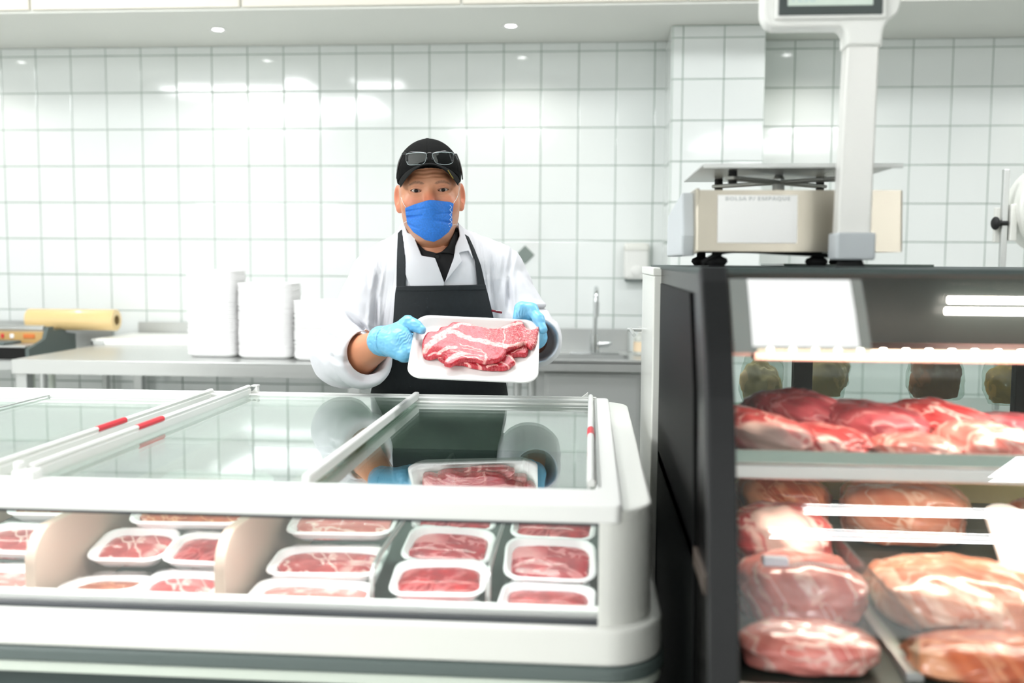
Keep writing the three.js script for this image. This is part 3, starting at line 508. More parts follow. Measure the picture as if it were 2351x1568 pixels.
{ // bagged goods hanging behind the rear doors
  const list = [[.455, 1.01, .05, 0xd9b987, 'clear bag of pale brown dried goods hanging behind the left rear door'], [.62, 1.03, .055, 0xd2ae72, 'clear bag of brown goods hanging behind the middle rear door'], [.9, 1.03, .06, 0xa0643a, 'clear bag of dark brown goods hanging behind the rear door at right'], [1.08, 1.02, .05, 0xd8a855, 'clear bag of golden goods hanging at far right behind the case']];
  const rl = thing('hanging_rail', 'thin steel rail with hooks behind the rear doors of the deli case', 'rail', [.8, 1.2, -2.66]); part('bar', rod([-.7, 0, 0], [1.3, 0, 0], .005), M.steelDull, rl); for (const x of [-.69, 1.29]) part('bracket', rod([x, 0, 0], [x, 0, .2], .005), M.steelDull, rl);
  list.forEach(([x, y, r, c, l], i) => { const b = thing('snack_bag', l, 'bag', [x, y, -2.66]); part('contents', lump(r * 1.05, r * 2, r * .55, 90 + i * 4, .3, 2), std(c, .7), b); const f = lump(r * 1.12, r * 2.6, r * .62, 97 + i * 4, .25, 2.2); part('bag_film', f.translate(0, -.004, 0), M.acrylic, b); part('hook', tube([[0, .19 + 1.01 - y, 0], [.008, .185 + 1.01 - y, .004], [.004, .14, 0], [0, .11, 0]], .0015, 16, 6), M.steelDull, b); });
}
{ // joints on the lower deck
  const deckY = (z) => .862 + (-1.215 - z) * .0455;
  const list = [['pork_joint', .285, -1.283, .086, .04, .06, pork1, 'pink joint at the front left of the lower deck'], ['pork_joint', .312, -1.445, .09, .07, .085, pork1, 'pale pink wrapped joint with a white tag in the second row of the lower deck'], ['pork_joint', .32, -1.65, .08, .086, .085, beef3, 'red-pink joint in the third row at left of the lower deck'], ['smoked_joint', .365, -1.87, .085, .085, .08, pork3, 'brown-orange smoked joint at the back left of the lower deck'], ['ham', .565, -1.82, .11, .092, .09, pork2, 'large pale orange ham at the back of the lower deck'], ['pork_joint', .53, -1.46, .115, .062, .12, pork2, 'wide peach-coloured slab of pork right of the glass divider'], ['pork_joint', .51, -1.275, .105, .034, .058, pork3, 'orange-brown piece at the front right of the lower deck'], ['smoked_joint', .79, -1.74, .08, .08, .09, pork3, 'dark orange joint at the far right of the lower deck'], ['pork_joint', .76, -1.45, .09, .06, .11, pork2, 'peach-coloured joint at the right edge of the lower deck']];
  list.forEach(([n, x, z, rx, ry, rz, m, l], i) => { const o = part(n, lump(rx, ry, rz, 60.7 + i * 2.7, .17, 2.8), m, scene); tag(o, l, 'meat'); o.position.set(x, deckY(z) + .001, z); o.rotation.y = -.2 + .4 * rnd(); });
  const d = thing('glass_divider', 'clear upright divider between the rows on the lower deck', 'divider', [.408, .862, -1.56]);
  part('sheet', ext(-.0025, .0025, .012, .075, -.36, .33), M.acrylic, d); part('foot_rail', ext(-.011, .011, 0, .014, -.36, .33, .003), M.steelDull, d);
  const w = thing('plastic_divider', 'white round-topped plastic plate leaning among the joints at right', 'divider', [.64, .884, -1.4]);
  { const s = new THREE.Shape(); s.moveTo(-.036, 0); s.lineTo(.042, 0); s.lineTo(.032, .235); s.absarc(.004, .232, .028, .1, Math.PI - .1); s.lineTo(-.036, 0); const g = new THREE.ExtrudeGeometry(s, { depth: .006, bevelEnabled: true, bevelSize: .002, bevelThickness: .002, bevelSegments: 2 }); part('plate', g.rotateX(-1.16).rotateY(-.08), M.whitePlastic, w); }
  const g = thing('price_tag', 'small white plastic tag lying on the pale wrapped joint', 'tag', [.262, .958, -1.385]);
  part('tag_plate', ext(-.018, .018, 0, .014, -.008, .008, .004), std(0xe9eef9, .3), g);
  const beads = []; for (let i = 0; i < 18; i++) beads.push(new THREE.SphereGeometry(.0022, 8, 6).translate(.02 + i * .0048, .002 + .003 * Math.sin(i * .3), .004 - .0006 * i)); part('bead_chain', beads, M.whitePlastic, g);
}

// ───────── counter scale on the case ─────────
{
  const b = DY + .001, t = thing('counter_scale', 'steel counter scale with a white display pole on top of the deli case', 'scale', [.36, b, -1.93]);
  const y0 = .024, y1 = .134;
  part('housing', [drawOut([[.1715, y0 + .002], [.162, y1 - .002], [-.17, y1 - .002], [-.17, y0 + .002]], -.178, .173, .004), ext(-.179, -.172, y0 - .002, y1 + .001, -.16, .164, .002)], M.steelWarm, t);
  part('side_cover', drawOut([[.14, y0 - .006], [.15, y0 + .03], [.12, y1 - .004], [-.18, y1 - .03], [-.19, y0 - .006]], -.2, -.176, .004), M.greyPlastic, t);
  for (const [x, z] of [[-.135, .12], [.04, .12], [-.135, -.13], [.14, -.13]]) part('foot', new THREE.LatheGeometry([[0, 0], [.014, 0], [.02, .008], [.018, .014], [.009, .018], [.009, .028], [0, .028]].map((p) => new THREE.Vector2(...p)), 20).translate(x, 0, z), M.rubber, t);
  part('power_cable', tube([[-.165, .004, .16], [-.15, .015, .15], [-.12, .026, .14], [-.02, .024, .145], [.05, .02, .14], [.08, .016, .12]], .004, 60), M.rubber, t);
  part('pan_stem', rod([-.008, y1, 0], [-.008, y1 + .02, 0], .0125, .011), M.steelDull, t);
  const sp = part('pan_spider', [0, 1, 2, 3].map((k) => { const a = Math.PI / 4 + k * Math.PI / 2; const g = ext(0, .15, y1 + .02, y1 + .027, -.011, .011, .003); return g.rotateY(a); }), M.steelDull, t);
  sp.position.x = -.008;
  for (let k = 0; k < 4; k++) { const a = Math.PI / 4 + k * Math.PI / 2; part('pan_stud', rod([-.008 + .14 * Math.cos(a), y1 + .014, .14 * Math.sin(a)], [-.008 + .14 * Math.cos(a), y1 + .037, .14 * Math.sin(a)], .008), M.rubber, t); }
  part('pan_screw', new THREE.SphereGeometry(.011, 16, 10).translate(-.008, y1 + .028, .002), M.chrome, t);
  part('weighing_pan', [ext(-.17, .16, y1 + .037, y1 + .04, -.165, .2, .001), ext(-.17, .16, y1 + .032, y1 + .04, .198, .2015, .001)], M.steel, t);
  const c = document.createElement('canvas'); c.width = 512; c.height = 416; const x = c.getContext('2d'); x.fillStyle = '#fafaf8'; x.fillRect(0, 0, 512, 416); x.fillStyle = '#b9bdbb'; x.font = 'bold 45px sans-serif'; x.textAlign = 'center'; x.fillText('BOLSA P/ EMPAQUE', 258, 48);
  const ct = new THREE.CanvasTexture(c); ct.colorSpace = THREE.SRGBColorSpace;
  const lab = new THREE.PlaneGeometry(.136, .083); part('paper_label', lab.rotateX(-.088).translate(-.073, .082, .1685), std(0xffffff, .7, { map: ct }), t, 'white paper label with one printed line');
  // pole and display
  const p0 = .066, z = .25;
  part('pole_base', [ext(p0 - .03, p0 + .032, .012, .056, z - .03, z + .03, .004)], M.greyPlastic, t);
  part('pole_foot', new THREE.LatheGeometry([[0, 0], [.024, 0], [.018, .013], [0, .013]].map((p) => new THREE.Vector2(...p)), 20).translate(p0, 0, z), M.rubber, t);
  part('pole', drawPole(p0, z), M.steelDull, t).material = std(0xdcdcd8, .4, { metalness: .35 });
  function drawPole(px, pz) { const s = new THREE.Shape(); const w = .0265, q = .0245; s.moveTo(px - w, .05); s.lineTo(px + w, .05); s.lineTo(px + q + .006, .358); s.lineTo(px - q + .004, .358); s.lineTo(px - w, .05); return new THREE.ExtrudeGeometry(s, { depth: .03, bevelEnabled: true, bevelSize: .004, bevelThickness: .004, bevelOffset: -.004, bevelSegments: 3 }).translate(0, 0, pz - .015); }
  { // head: bezel housing with the neck at its right
    const s = new THREE.Shape(), L = -.09, R = .126, y = .382; s.moveTo(.042, .352); s.lineTo(.098, .352); s.lineTo(.1, .378); s.quadraticCurveTo(.104, .39, .116, .398); s.quadraticCurveTo(R, .405, R, .43); s.lineTo(R, .55); s.quadraticCurveTo(R, .57, R - .02, .57); s.lineTo(L + .02, .57); s.quadraticCurveTo(L, .57, L, .55); s.lineTo(L, .41); s.quadraticCurveTo(L + .002, .385, L + .022, y); s.lineTo(.03, y); s.quadraticCurveTo(.042, .38, .042, .366); s.lineTo(.042, .352);
    part('display_head', new THREE.ExtrudeGeometry(s, { depth: .035, bevelEnabled: true, bevelSize: .005, bevelThickness: .006, bevelOffset: -.005, bevelSegments: 3 }).translate(0, 0, z - .015), M.whitePlastic, t);
    const b1 = ext(-.073, .103, .392, .56, z + .024, z + .034, .006), bz = part('screen_bezel', b1, M.whitePlastic, t);
    part('screen_frame', ext(-.067, .094, .398, .555, z + .033, z + .0365, .004), std(0x3c4644, .4), t);
    const k = document.createElement('canvas'); k.width = 512; k.height = 512; const q = k.getContext('2d'); q.fillStyle = '#cfded2'; q.fillRect(0, 0, 512, 512); q.fillStyle = '#b9cfcd'; q.font = 'bold 62px sans-serif'; q.fillText('PESO', 22, 488); const kt = new THREE.CanvasTexture(k); kt.colorSpace = THREE.SRGBColorSpace;
    part('lcd_screen', new THREE.PlaneGeometry(.132, .132).translate(.0125, .478, z + .0369), std(0xffffff, .25, { map: kt }), t, 'pale green liquid crystal screen');
  }
}
{
  const t = thing('glass_shelf_plate', 'flat green-edged glass plate lying behind the scale pole on the deli case', 'glass plate', [.49, DY + .001, -2.05]);
  part('plate', ext(-.12, .16, 0, .005, -.16, .1, .001), phys(0x5d7367, .05, { transmission: .4, thickness: 0 }), t);
}
// ───────── band saw behind the case ─────────
{
  const t = thing('band_saw', 'white meat band saw with black knob at the far right edge', 'saw', [1.6, 0, -3.6]);
  part('cabinet', ext(-.24, .32, 0, .84, -.25, .25, .02), M.steelDull, t);
  part('saw_table', ext(-.3, .36, .84, .87, -.3, .3, .006), M.steel, t);
  part('column', ext(.2, .32, .87, 1.5, -.1, .1, .02), M.white, t);
  part('upper_housing', [rod([.02, 1.57, -.07], [.02, 1.57, .05], .165, .165, 48), new THREE.TorusGeometry(.152, .014, 12, 48).translate(.02, 1.57, .052)], M.white, t);
  part('wheel_cover', rod([.02, 1.57, .05], [.02, 1.57, .062], .13, .12, 48), M.greyPlastic, t);
  part('guide_bar', ext(-.185, -.165, .87, 1.705, .0, .02, .003), M.aluminium, t);
  part('guide_block', [ext(-.16, -.138, 1.46, 1.585, .0, .03, .003), ext(-.2, -.16, 1.455, 1.575, -.02, .0, .003)], M.white, t);
  part('knob', [new THREE.SphereGeometry(.023, 20, 14).scale(.6, 1, 1).translate(-.205, 1.52, .015), rod([-.2, 1.52, .015], [-.165, 1.52, .015], .01)], M.rubber, t);
  const sw = part('switch_box', ext(-.19, -.11, .905, .955, .2, .24, .012), M.greyPlastic, t);
  part('stop_button', rod([-.166, .928, .24], [-.166, .928, .25], .012), M.red, sw); part('start_button', rod([-.134, .928, .24], [-.134, .928, .25], .012), std(0x2f8a4a, .4), sw);
}

// ───────── the man behind the freezer (modelled in his own frame: x to the picture's right, z towards the lens) ─────────
const man = thing('person', 'man in white coat, black apron, cap, blue mask and gloves holding out a meat tray', 'person', [-.424, 0, -2.62], .1604);
{
  const EY = 1.5585, ca = Math.cos(.043), sa = Math.sin(.043);
  const headFrame = (f) => (x, y, z) => { const Y = y - EY; return f(x * ca + Y * sa, -x * sa + Y * ca, z); };
  // skull, face, nose, ears
  const cranium = ell([0, .055, -.008], [.077, .084, .1]), face = ell([0, -.028, .022], [.0765, .088, .075]), jaw = ell([0, -.078, .03], [.047, .048, .058]), chin = ell([0, -.105, .062], [.028, .022, .026]);
  const brow = cone([-.036, .021, .082], [.036, .021, .082], .013, .013), bridge = cone([0, .006, .088], [0, -.034, .112], .0085, .0125), tip = ell([0, -.038, .113], [.0155, .012, .013]), nos1 = ell([-.0125, -.041, .1], [.0085, .008, .012]), nos2 = ell([.0125, -.041, .1], [.0085, .008, .012]);
  const ck1 = ell([-.043, -.036, .062], [.03, .024, .028]), ck2 = ell([.043, -.036, .062], [.03, .024, .028]), jw1 = ell([-.052, -.066, .0], [.016, .026, .032]), jw2 = ell([.052, -.066, .0], [.016, .026, .032]);
  const ex = .0345, ey = 0, ez = .0775, lid1 = ell([-ex, ey, ez], [.0172, .0136, .0146]), lid2 = ell([ex, ey, ez], [.0172, .0136, .0146]), bag1 = ell([-ex, -.015, .08], [.016, .007, .009]), bag2 = ell([ex, -.015, .08], [.016, .007, .009]);
  const lens = (cx, s) => (x, y, z) => { const u = (x - cx) * s, q = 1 - (u / .0142) ** 2, up = .0039 * q - .0003 + .0012 * u / .0142, dn = -.0039 * q - .0007 + .0012 * u / .0142; return Math.max(y - ey - up, dn - y + ey, .07 - z) * .8; };
  const open1 = lens(-ex, -1), open2 = lens(ex, 1);
  const ear = (s) => { const o = ell([0, 0, 0], [.0075, .034, .021]), con = ell([.006, .004, .006], [.007, .02, .011]), lobe = ell([0, -.029, .006], [.0065, .011, .0105]); return (x, y, z) => { let X = s * x - .0835, Y = y + .011, Z = z + .012; const q = .42, X2 = X * Math.cos(q) + Z * Math.sin(q), Z2 = -X * Math.sin(q) + Z * Math.cos(q); X = X2; Z = Z2; return smax(smin(o(X, Y, Z), lobe(X, Y, Z), .008), -con(X, Y, Z), .004); }; };
  const ear1 = ear(-1), ear2 = ear(1);
  const headOnly = (x, y, z) => {
    let d = smin(cranium(x, y, z), face(x, y, z), .04); d = smin(d, jaw(x, y, z), .035); d = smin(d, chin(x, y, z), .03); d = smin(d, Math.min(jw1(x, y, z), jw2(x, y, z)), .022);
    if (z > .03) { d = smin(d, brow(x, y, z), .018); d = smin(d, Math.min(ck1(x, y, z), ck2(x, y, z)), .02); d = smin(d, bridge(x, y, z), .012); d = smin(d, tip(x, y, z), .008); d = smin(d, Math.min(nos1(x, y, z), nos2(x, y, z)), .006); d = smin(d, Math.min(lid1(x, y, z), lid2(x, y, z)), .004); d = smin(d, Math.min(bag1(x, y, z), bag2(x, y, z)), .009); d = smax(d, -Math.min(open1(x, y, z), open2(x, y, z)), .0012);
      const au = (Math.abs(x) - ex) / .019; if (Math.abs(au) < 1 && z > .06) { const k = 1 - au * au; d += .0011 * k * Math.exp(-(((y - .0062 * k - .0022) / .0011) ** 2)) + .0007 * k * Math.exp(-(((y + .0115 + .004 * k) / .0016) ** 2)) + .0006 * Math.exp(-(((y + .0075 + .0035 * k) / .0012) ** 2)) * k; }
      if (y > .024) d += .0005 * Math.sin(y * 620 + 3 * N(x * 30, 0, 3)) * sstep(.024, .032, y) * sstep(.05, .02, Math.abs(x)); }
    d = smin(d, Math.min(ear1(x, y, z), ear2(x, y, z)), .008); return d;
  };
  const neckA = cone([.0, 1.475, -.032], [.012, 1.36, -.055], .058, .07), neckT = ell([.004, 1.452, .01], [.044, .03, .046]);
  const headW = headFrame(headOnly);
  const headNeck = (x, y, z) => smin(smin(headW(x, y, z), neckT(x, y, z), .03), neckA(x, y, z), .03);
  // torso and limbs under the clothes
  const SL = [-.145, 1.335, -.055], EL = [-.228, 1.128, .01], WL = [-.098, 1.19, .272], SR = [.2, 1.34, -.055], ER = [.278, 1.16, .0], WR = [.262, 1.19, .185];
  const armL = any(.02, cone(SL, EL, .046, .04), cone(EL, [-.182, 1.138, .11], .042, .05), cone([-.182, 1.138, .11], WL, .051, .029)), armR = any(.02, cone(SR, ER, .046, .04), cone(ER, WR, .042, .022));
  const trunk = any(.06, ell([.025, 1.25, -.05], [.15, .19, .1]), ell([.025, 1.02, -.1], [.15, .2, .1]), cone([-.1, 1.36, -.055], [.155, 1.365, -.055], .05, .05), neckA);
  const legs = any(.03, cone([-.06, .9, -.13], [-.075, .48, -.13], .085, .058), cone([-.075, .48, -.13], [-.085, .09, -.16], .056, .04), cone([.11, .9, -.13], [.125, .48, -.13], .085, .058), cone([.125, .48, -.13], [.135, .09, -.16], .056, .04));
  const bodyAll = any(.02, trunk, legs, armL, armR);
  const skinBase = lin(220, 156, 120), skinRed = lin(222, 128, 98), stub = lin(190, 162, 146), skinDeep = lin(204, 134, 98);
  const tint = (x, y, z) => {
    const X = x * ca + (y - EY) * sa, Y = -x * sa + (y - EY) * ca; if (Y < -.2) return mix3(skinDeep, skinBase, .35 + .3 * fbm(x * 20, y * 20, z * 20, 3));
    let c = mix3(skinBase, skinDeep, clamp(.35 + 1.1 * fbm(x * 28, y * 28, z * 28, 4)));
    c = mix3(c, skinRed, .75 * sstep(.03, .006, hyp(X, Y + .028)) * (z > .08 ? 1 : 0) + .5 * sstep(.03, .012, hyp(Math.abs(X) - .045, Y + .036))); c = mix3(c, skinRed, .7 * sstep(.078, .085, Math.abs(X)));
    if (z > .05) { // eyebrows and lash line
      const a = Math.abs(X), m = .0165 + .0035 * sstep(.014, .03, a) - .006 * sstep(.036, .056, a), h = .0046 * sstep(.011, .02, a) * sstep(.058, .04, a) + .0008, bz = sstep(h, h * .3, Math.abs(Y - m)) * sstep(.011, .016, a) * sstep(.058, .05, a);
      c = mix3(c, lin(74, 52, 38), .72 * bz * (.75 + .5 * N(X * 700, Y * 300, 2)));
      const u = (a - .0345) / .0155, q = 1 - u * u; if (q > 0) { c = mix3(c, lin(64, 36, 26), .8 * sstep(.0016, .0004, Math.abs(Y - .0039 * q - .0004))); c = mix3(c, lin(176, 104, 84), .45 * sstep(.0016, .0005, Math.abs(Y + .0039 * q + .0012))); }
      c = mix3(c, lin(172, 112, 84), .3 * sstep(.02, .008, hyp((a - .03) * .7, Y - .002)));
    }
    const b = sstep(.058, .07, Math.abs(X)) * sstep(.06, .0, z) * sstep(-.045, -.01, Y) * (Math.abs(X) < .08 ? 1 : 0); return mix3(c, stub, .55 * b + .35 * sstep(-.05, -.08, Y) * sstep(-.14, -.11, Y));
  };
  const skinMat = phys(0xffffff, .48, { vertexColors: true, clearcoat: .08, clearcoatRoughness: .4 });
  const headG = skin(headNeck, [-.105, 1.375, -.135], [.108, 1.665, .135], .0019, tint), restG = skin((x, y, z) => Math.max(bodyAll(x, y, z), y - 1.42), [-.34, .03, -.26], [.36, 1.44, .32], .0075, tint);
  const body = mergeGeometries([headG, restG]); part('body', body, skinMat, man);
  // eyes
  for (const s of [-1, 1]) {
    const g = new THREE.SphereGeometry(.0122, 40, 32).rotateX(Math.PI / 2), p = g.attributes.position, c = new Float32Array(p.count * 3), W = lin(190, 176, 166), I = lin(34, 20, 13), K = lin(6, 5, 5);
    for (let i = 0; i < p.count; i++) { const a = Math.acos(clamp(p.getZ(i) / .0122, -1, 1)); c.set(a < .2 ? K : a < .49 ? I : a < .55 ? mix3(I, W, .5) : W, i * 3); }
    g.setAttribute('color', new THREE.BufferAttribute(c, 3)); const e = part('eye', g, phys(0xffffff, .2, { vertexColors: true, specularIntensity: .5 }), man);
    e.position.set(s * ex * ca - 0 * sa, EY + s * ex * sa, ez + .0012); e.rotation.set(.05, -s * .01, 0);
  }
  const shell = (base, pl, off, th, zMin) => (x, y, z) => { const b = base(x, y, z) - off; return smax(Math.max(b - th / 2, -b - .009), smax(pl(x, y), zMin - z, .002), .0015); };
  // cap
  const capMat = phys(0x0b0c0b, .9, { specularIntensity: .3, bumpMap: weave, bumpScale: .0002 });
  const crownE = ell([0, .046, -.01], [.0845, .094, .108]);
  const crown = headFrame((x, y, z) => { let d = crownE(x, y, z) + .0012 * sstep(.004, .0, Math.abs(x)) * (z > 0 ? 1 : 0) + .0016 * fbm(x * 22, y * 22, z * 22, 3); const a = Math.atan2(x, z); d += .0008 * sstep(.02, .0, Math.abs(Math.abs(a) - 1.05)); const cut = .026 + .03 * clamp(z / .1) - .004 * clamp(-z / .1); return smax(Math.abs(d + .0015) - .0022, cut - y, .002); });
  const cap = part('cap', skin(crown, [-.1, 1.555, -.13], [.1, 1.715, .115], .0024, null, 1), capMat, man);
  part('cap_button', new THREE.SphereGeometry(.006, 16, 10).scale(1, .5, 1).translate(-.006, EY + .14, -.01), capMat, cap);
  {
    const nu = 48, nv = 14, P = [], I = [], at = (t, s) => { const A = Math.abs(t), f = t * 1.28, ax = .083 * Math.sin(f), az = -.008 + .103 * Math.cos(f), ay = .064 - .038 * A ** 1.7, bx2 = .0735 * Math.sign(t) * A ** .86, bz = .158 - .082 * A ** 2.6, by = .0575 - .047 * A ** 1.75; const k = s * (1 - s); let x = mix(ax, bx2, s), y = mix(ay, by, s) + .01 * k, z = mix(az, bz, s); return [x * ca - y * sa, EY + x * sa + y * ca, z]; };
    for (const o of [.0016, -.0016]) for (let j = 0; j <= nv; j++) for (let i = 0; i <= nu; i++) { const p = at(i / nu * 2 - 1, j / nv); P.push([p[0], p[1] + o, p[2]]); }
    const W = nu + 1, S = W * (nv + 1), tri = [];
    for (let j = 0; j < nv; j++) for (let i = 0; i < nu; i++) { const a = j * W + i, b = a + 1, c = a + W, d = c + 1; tri.push(a, c, b, b, c, d, S + a, S + b, S + c, S + b, S + d, S + c); }
    for (let i = 0; i < nu; i++) { const a = nv * W + i; tri.push(a, S + a, a + 1, a + 1, S + a, S + a + 1); } for (let j = 0; j < nv; j++) for (const q of [0, nu]) { const a = j * W + q, b = a + W; q ? tri.push(a, b, S + a, b, S + b, S + a) : tri.push(a, S + a, b, b, S + a, S + b); }
    let g = new THREE.BufferGeometry(); g.setAttribute('position', new THREE.Float32BufferAttribute(P.flat(), 3)); g.setAttribute('uv', new THREE.Float32BufferAttribute(P.flatMap((p) => [p[0], p[2]]), 2)); g.setIndex(tri); g = g.toNonIndexed(); g.computeVertexNormals(); part('brim', weldNormals(g, 1.2), capMat, cap);
    part('brim_sticker', [tube([[.045, 1.604, .155], [.052, 1.593, .152], [.0585, 1.584, .148]], .0011, 12, 6)], std(0x8a7b22, .4), cap);
  }
  // face mask
  const maskPts = poly([[-.0625, 1.5128], [-.0348, 1.5231], [0, 1.5318], [.0239, 1.531], [.0512, 1.5292], [.0612, 1.525], [.0572, 1.499], [.058, 1.4697], [.048, 1.4525], [.028, 1.436], [.0108, 1.4272], [-.011, 1.4315], [-.0415, 1.4514], [-.0575, 1.473], [-.0605, 1.4925]]);
  const tent = any(.05, headW, ell([.002, 1.478, .074], [.04, .042, .04]), ell([.003, 1.452, .07], [.03, .025, .03]));
  const crease = (x, y, a, b, w) => { const dx = b[0] - a[0], dy = b[1] - a[1], t = clamp(((x - a[0]) * dx + (y - a[1]) * dy) / (dx * dx + dy * dy)); return sstep(w, 0, hyp(x - a[0] - dx * t, y - a[1] - dy * t)) * (1 - .7 * t); };
  const maskF = (x, y, z) => { const pleat = .0045 * crease(x, y, [-.0605, 1.489], [-.02, 1.4915], .0055) + .0042 * crease(x, y, [.058, 1.475], [.012, 1.481], .006) + .0036 * crease(x, y, [-.058, 1.4725], [-.03, 1.461], .005) + .002 * crease(x, y, [-.06, 1.504], [.0, 1.512], .004) + .002 * crease(x, y, [.0575, 1.5], [.02, 1.497], .005); const b = tent(x, y, z) - .0032 + 1.25 * pleat - .0016 * fbm(x * 26 + 2, y * 26, 4, 2) + .0006 * fbm(x * 60, y * 60, z * 60, 3); return smax(Math.max(b - .0011, -b - .007), smax(maskPts(x, y), .012 - z, .002), .0012); };
  const maskTex = texture(256, 256, (u, v) => { const k = 1 + .16 * fbm(u * 26, v * 26, 3, 4); return [46 * k, 122 * k, 214 * k]; });
  const mask = part('face_mask', skin(maskF, [-.075, 1.418, .0], [.075, 1.54, .14], .0018, null, 8), std(0xffffff, .75, { map: maskTex, bumpMap: maskTex, bumpScale: .0004 }), man);
  const onFace = (x, y, o = .001, f = headW) => { let z = .16; for (let i = 0; i < 60; i++) { const d = f(x, y, z) - o; if (d < 2e-4) break; z -= Math.max(d * .7, 2e-4); if (z < -.05) break; } return z; };
  const loop = (pts, r, n) => part(n, tube(pts.map(([x, y, z]) => [x, y, z ?? onFace(x, y, .0014)]), r, 40, 6), std(0xf4f2ee, .6), mask);
  loop([[-.0605, 1.5145], [-.066, 1.523], [-.0705, 1.5335], [-.0745, 1.546, .03], [-.0775, 1.562, .008], [-.0805, 1.578, -.004]], .00065, 'ear_loop'); loop([[.0605, 1.526], [.066, 1.534], [.0715, 1.545], [.0755, 1.56, .03], [.079, 1.575, .01], [.0815, 1.587, -.004]], .00065, 'ear_loop');
  loop([[-.0585, 1.4795], [-.063, 1.479], [-.0665, 1.477], [-.0695, 1.478, .0]], .00065, 'ear_loop'); loop([[.0565, 1.471], [.062, 1.473], [.0675, 1.475], [.071, 1.478, .0]], .00065, 'ear_loop');
  { const st = []; for (let i = 0; i <= 9; i++) { const y = 1.521 - i * .0062; st.push([.0525 + (i % 2 ? .0035 : -.0015) - (i > 7 ? .004 : 0), y, onFace(.0525, y, .0062, tent)]); } part('stitching', tube(st, .0006, 60, 5), std(0xd5e2f5, .6), mask); }
  // ── coat ──
  const torso = any(.055, ell([.025, 1.25, -.045], [.172, .2, .122]), ell([.025, 1.05, -.085], [.188, .22, .128]), ell([.025, .82, -.12], [.19, .22, .135]), cone([-.055, 1.415, -.05], [-.13, 1.362, -.055], .05, .06), cone([.06, 1.42, -.05], [.185, 1.368, -.055], .05, .06), ell([.02, 1.36, -.03], [.11, .06, .09]));
  const collarBand = cone([.006, 1.395, -.05], [.0, 1.478, -.04], .088, .079);
  const CL = [-.168, 1.132, .152], CR = [.272, 1.175, .13];
  const slL = any(.03, cone([-.15, 1.33, -.055], EL, .066, .076), cone(EL, CL, .08, .069)), slR = any(.03, cone([.2, 1.335, -.055], [.268, 1.175, .0], .066, .077), cone([.268, 1.175, .0], CR, .08, .062));
  const cutL = V(.42, .2, .88).normalize();
  const dirL = V(...WL).sub(V(...CL)).normalize(), inL = cone([-.176, 1.138, .12], [-.06, 1.205, .335], .0535, .06), inR = cone([.273, 1.174, .105], [.262, 1.19, .26], .046, .06);
  const ringT = (c, n, R, r) => { const d = V(...n).normalize(); return (x, y, z) => { const X = x - c[0], Y = y - c[1], Z = z - c[2], h = X * d.x + Y * d.y + Z * d.z, q = Math.sqrt(Math.max(X * X + Y * Y + Z * Z - h * h, 0)); return hyp(q - R, h * .5) - r; }; };
  const cufL = ringT([CL[0] + cutL.x * .008, CL[1] + cutL.y * .008, CL[2] + cutL.z * .008], [cutL.x, cutL.y, cutL.z], .0625, .0095), cufR = ringT([.271, 1.178, .155], [-.1, .2, .9], .054, .0085);
  const vCut = poly([[-.062, 1.5], [-.0585, 1.462], [-.04, 1.441], [-.0376, 1.432], [-.021, 1.3925], [.0136, 1.3866], [.0378, 1.322], [.0622, 1.387], [.0785, 1.4457], [.0765, 1.5]]);
  const folds2 = [[[-.135, 1.345], [-.142, 1.287], .011, .007], [[-.142, 1.287], [-.1465, 1.19], .012, .012], [[-.165, 1.38], [-.158, 1.31], .012, .004], [[-.222, 1.245], [-.152, 1.19], .014, .011], [[-.275, 1.19], [-.21, 1.175], .01, .006], [[-.18, 1.22], [-.155, 1.175], .01, .006], [[.226, 1.425], [.207, 1.335], .011, .006], [[.207, 1.335], [.209, 1.25], .012, .012], [[.2, 1.4], [.19, 1.3], .01, .004], [[.255, 1.258], [.318, 1.252], .011, .011], [[.318, 1.252], [.338, 1.215], .012, .006], [[.16, 1.4], [.165, 1.27], .01, .0035], [[.285, 1.2], [.325, 1.16], .012, .007], [[-.19, 1.35], [-.235, 1.27], .014, .004], [[.245, 1.36], [.29, 1.29], .014, .004], [[-.25, 1.14], [-.2, 1.13], .012, .007]];
  const foldAt = (x, y) => { let s = 0; for (const [a, b, w0, h] of folds2) { const dx = b[0] - a[0], dy = b[1] - a[1], tt = ((x - a[0]) * dx + (y - a[1]) * dy) / (dx * dx + dy * dy), t = clamp(tt), w = w0 * .62, q = hyp(x - a[0] - dx * t, y - a[1] - dy * t) / w; if (q > 4) continue; s += h * 1.15 * sstep(-.15, .35, tt) * sstep(1.15, .6, tt) * (Math.exp(-q * q) - .4 * Math.exp(-((q - 1.7) ** 2))); } return s; };
  const wrinkle = (x, y, z) => { const e = sstep(.05, .2, Math.abs(x - .025)); return (.0025 + .003 * e) * fbm(x * 15 + 3, y * (7 + 6 * e), z * 12, 3) + .004 * e * (Math.abs(N(x * 11 + y * 9, y * 13 - x * 5, z * 11)) - .25); };
  const coatOuter = (x, y, z) => { let d = torso(x, y, z); d = smin(d, collarBand(x, y, z) + Math.max(0, (y - 1.478)) * 1, .02); d = smin(d, smax(slL(x, y, z), (x - CL[0]) * cutL.x + (y - CL[1]) * cutL.y + (z - CL[2]) * cutL.z - .018, .008), .022); d = smin(d, smax(slR(x, y, z), z - .158 + .15 * (x - .27), .008), .022); return d + wrinkle(x, y, z) + (z > -.06 ? foldAt(x, y) : 0); };
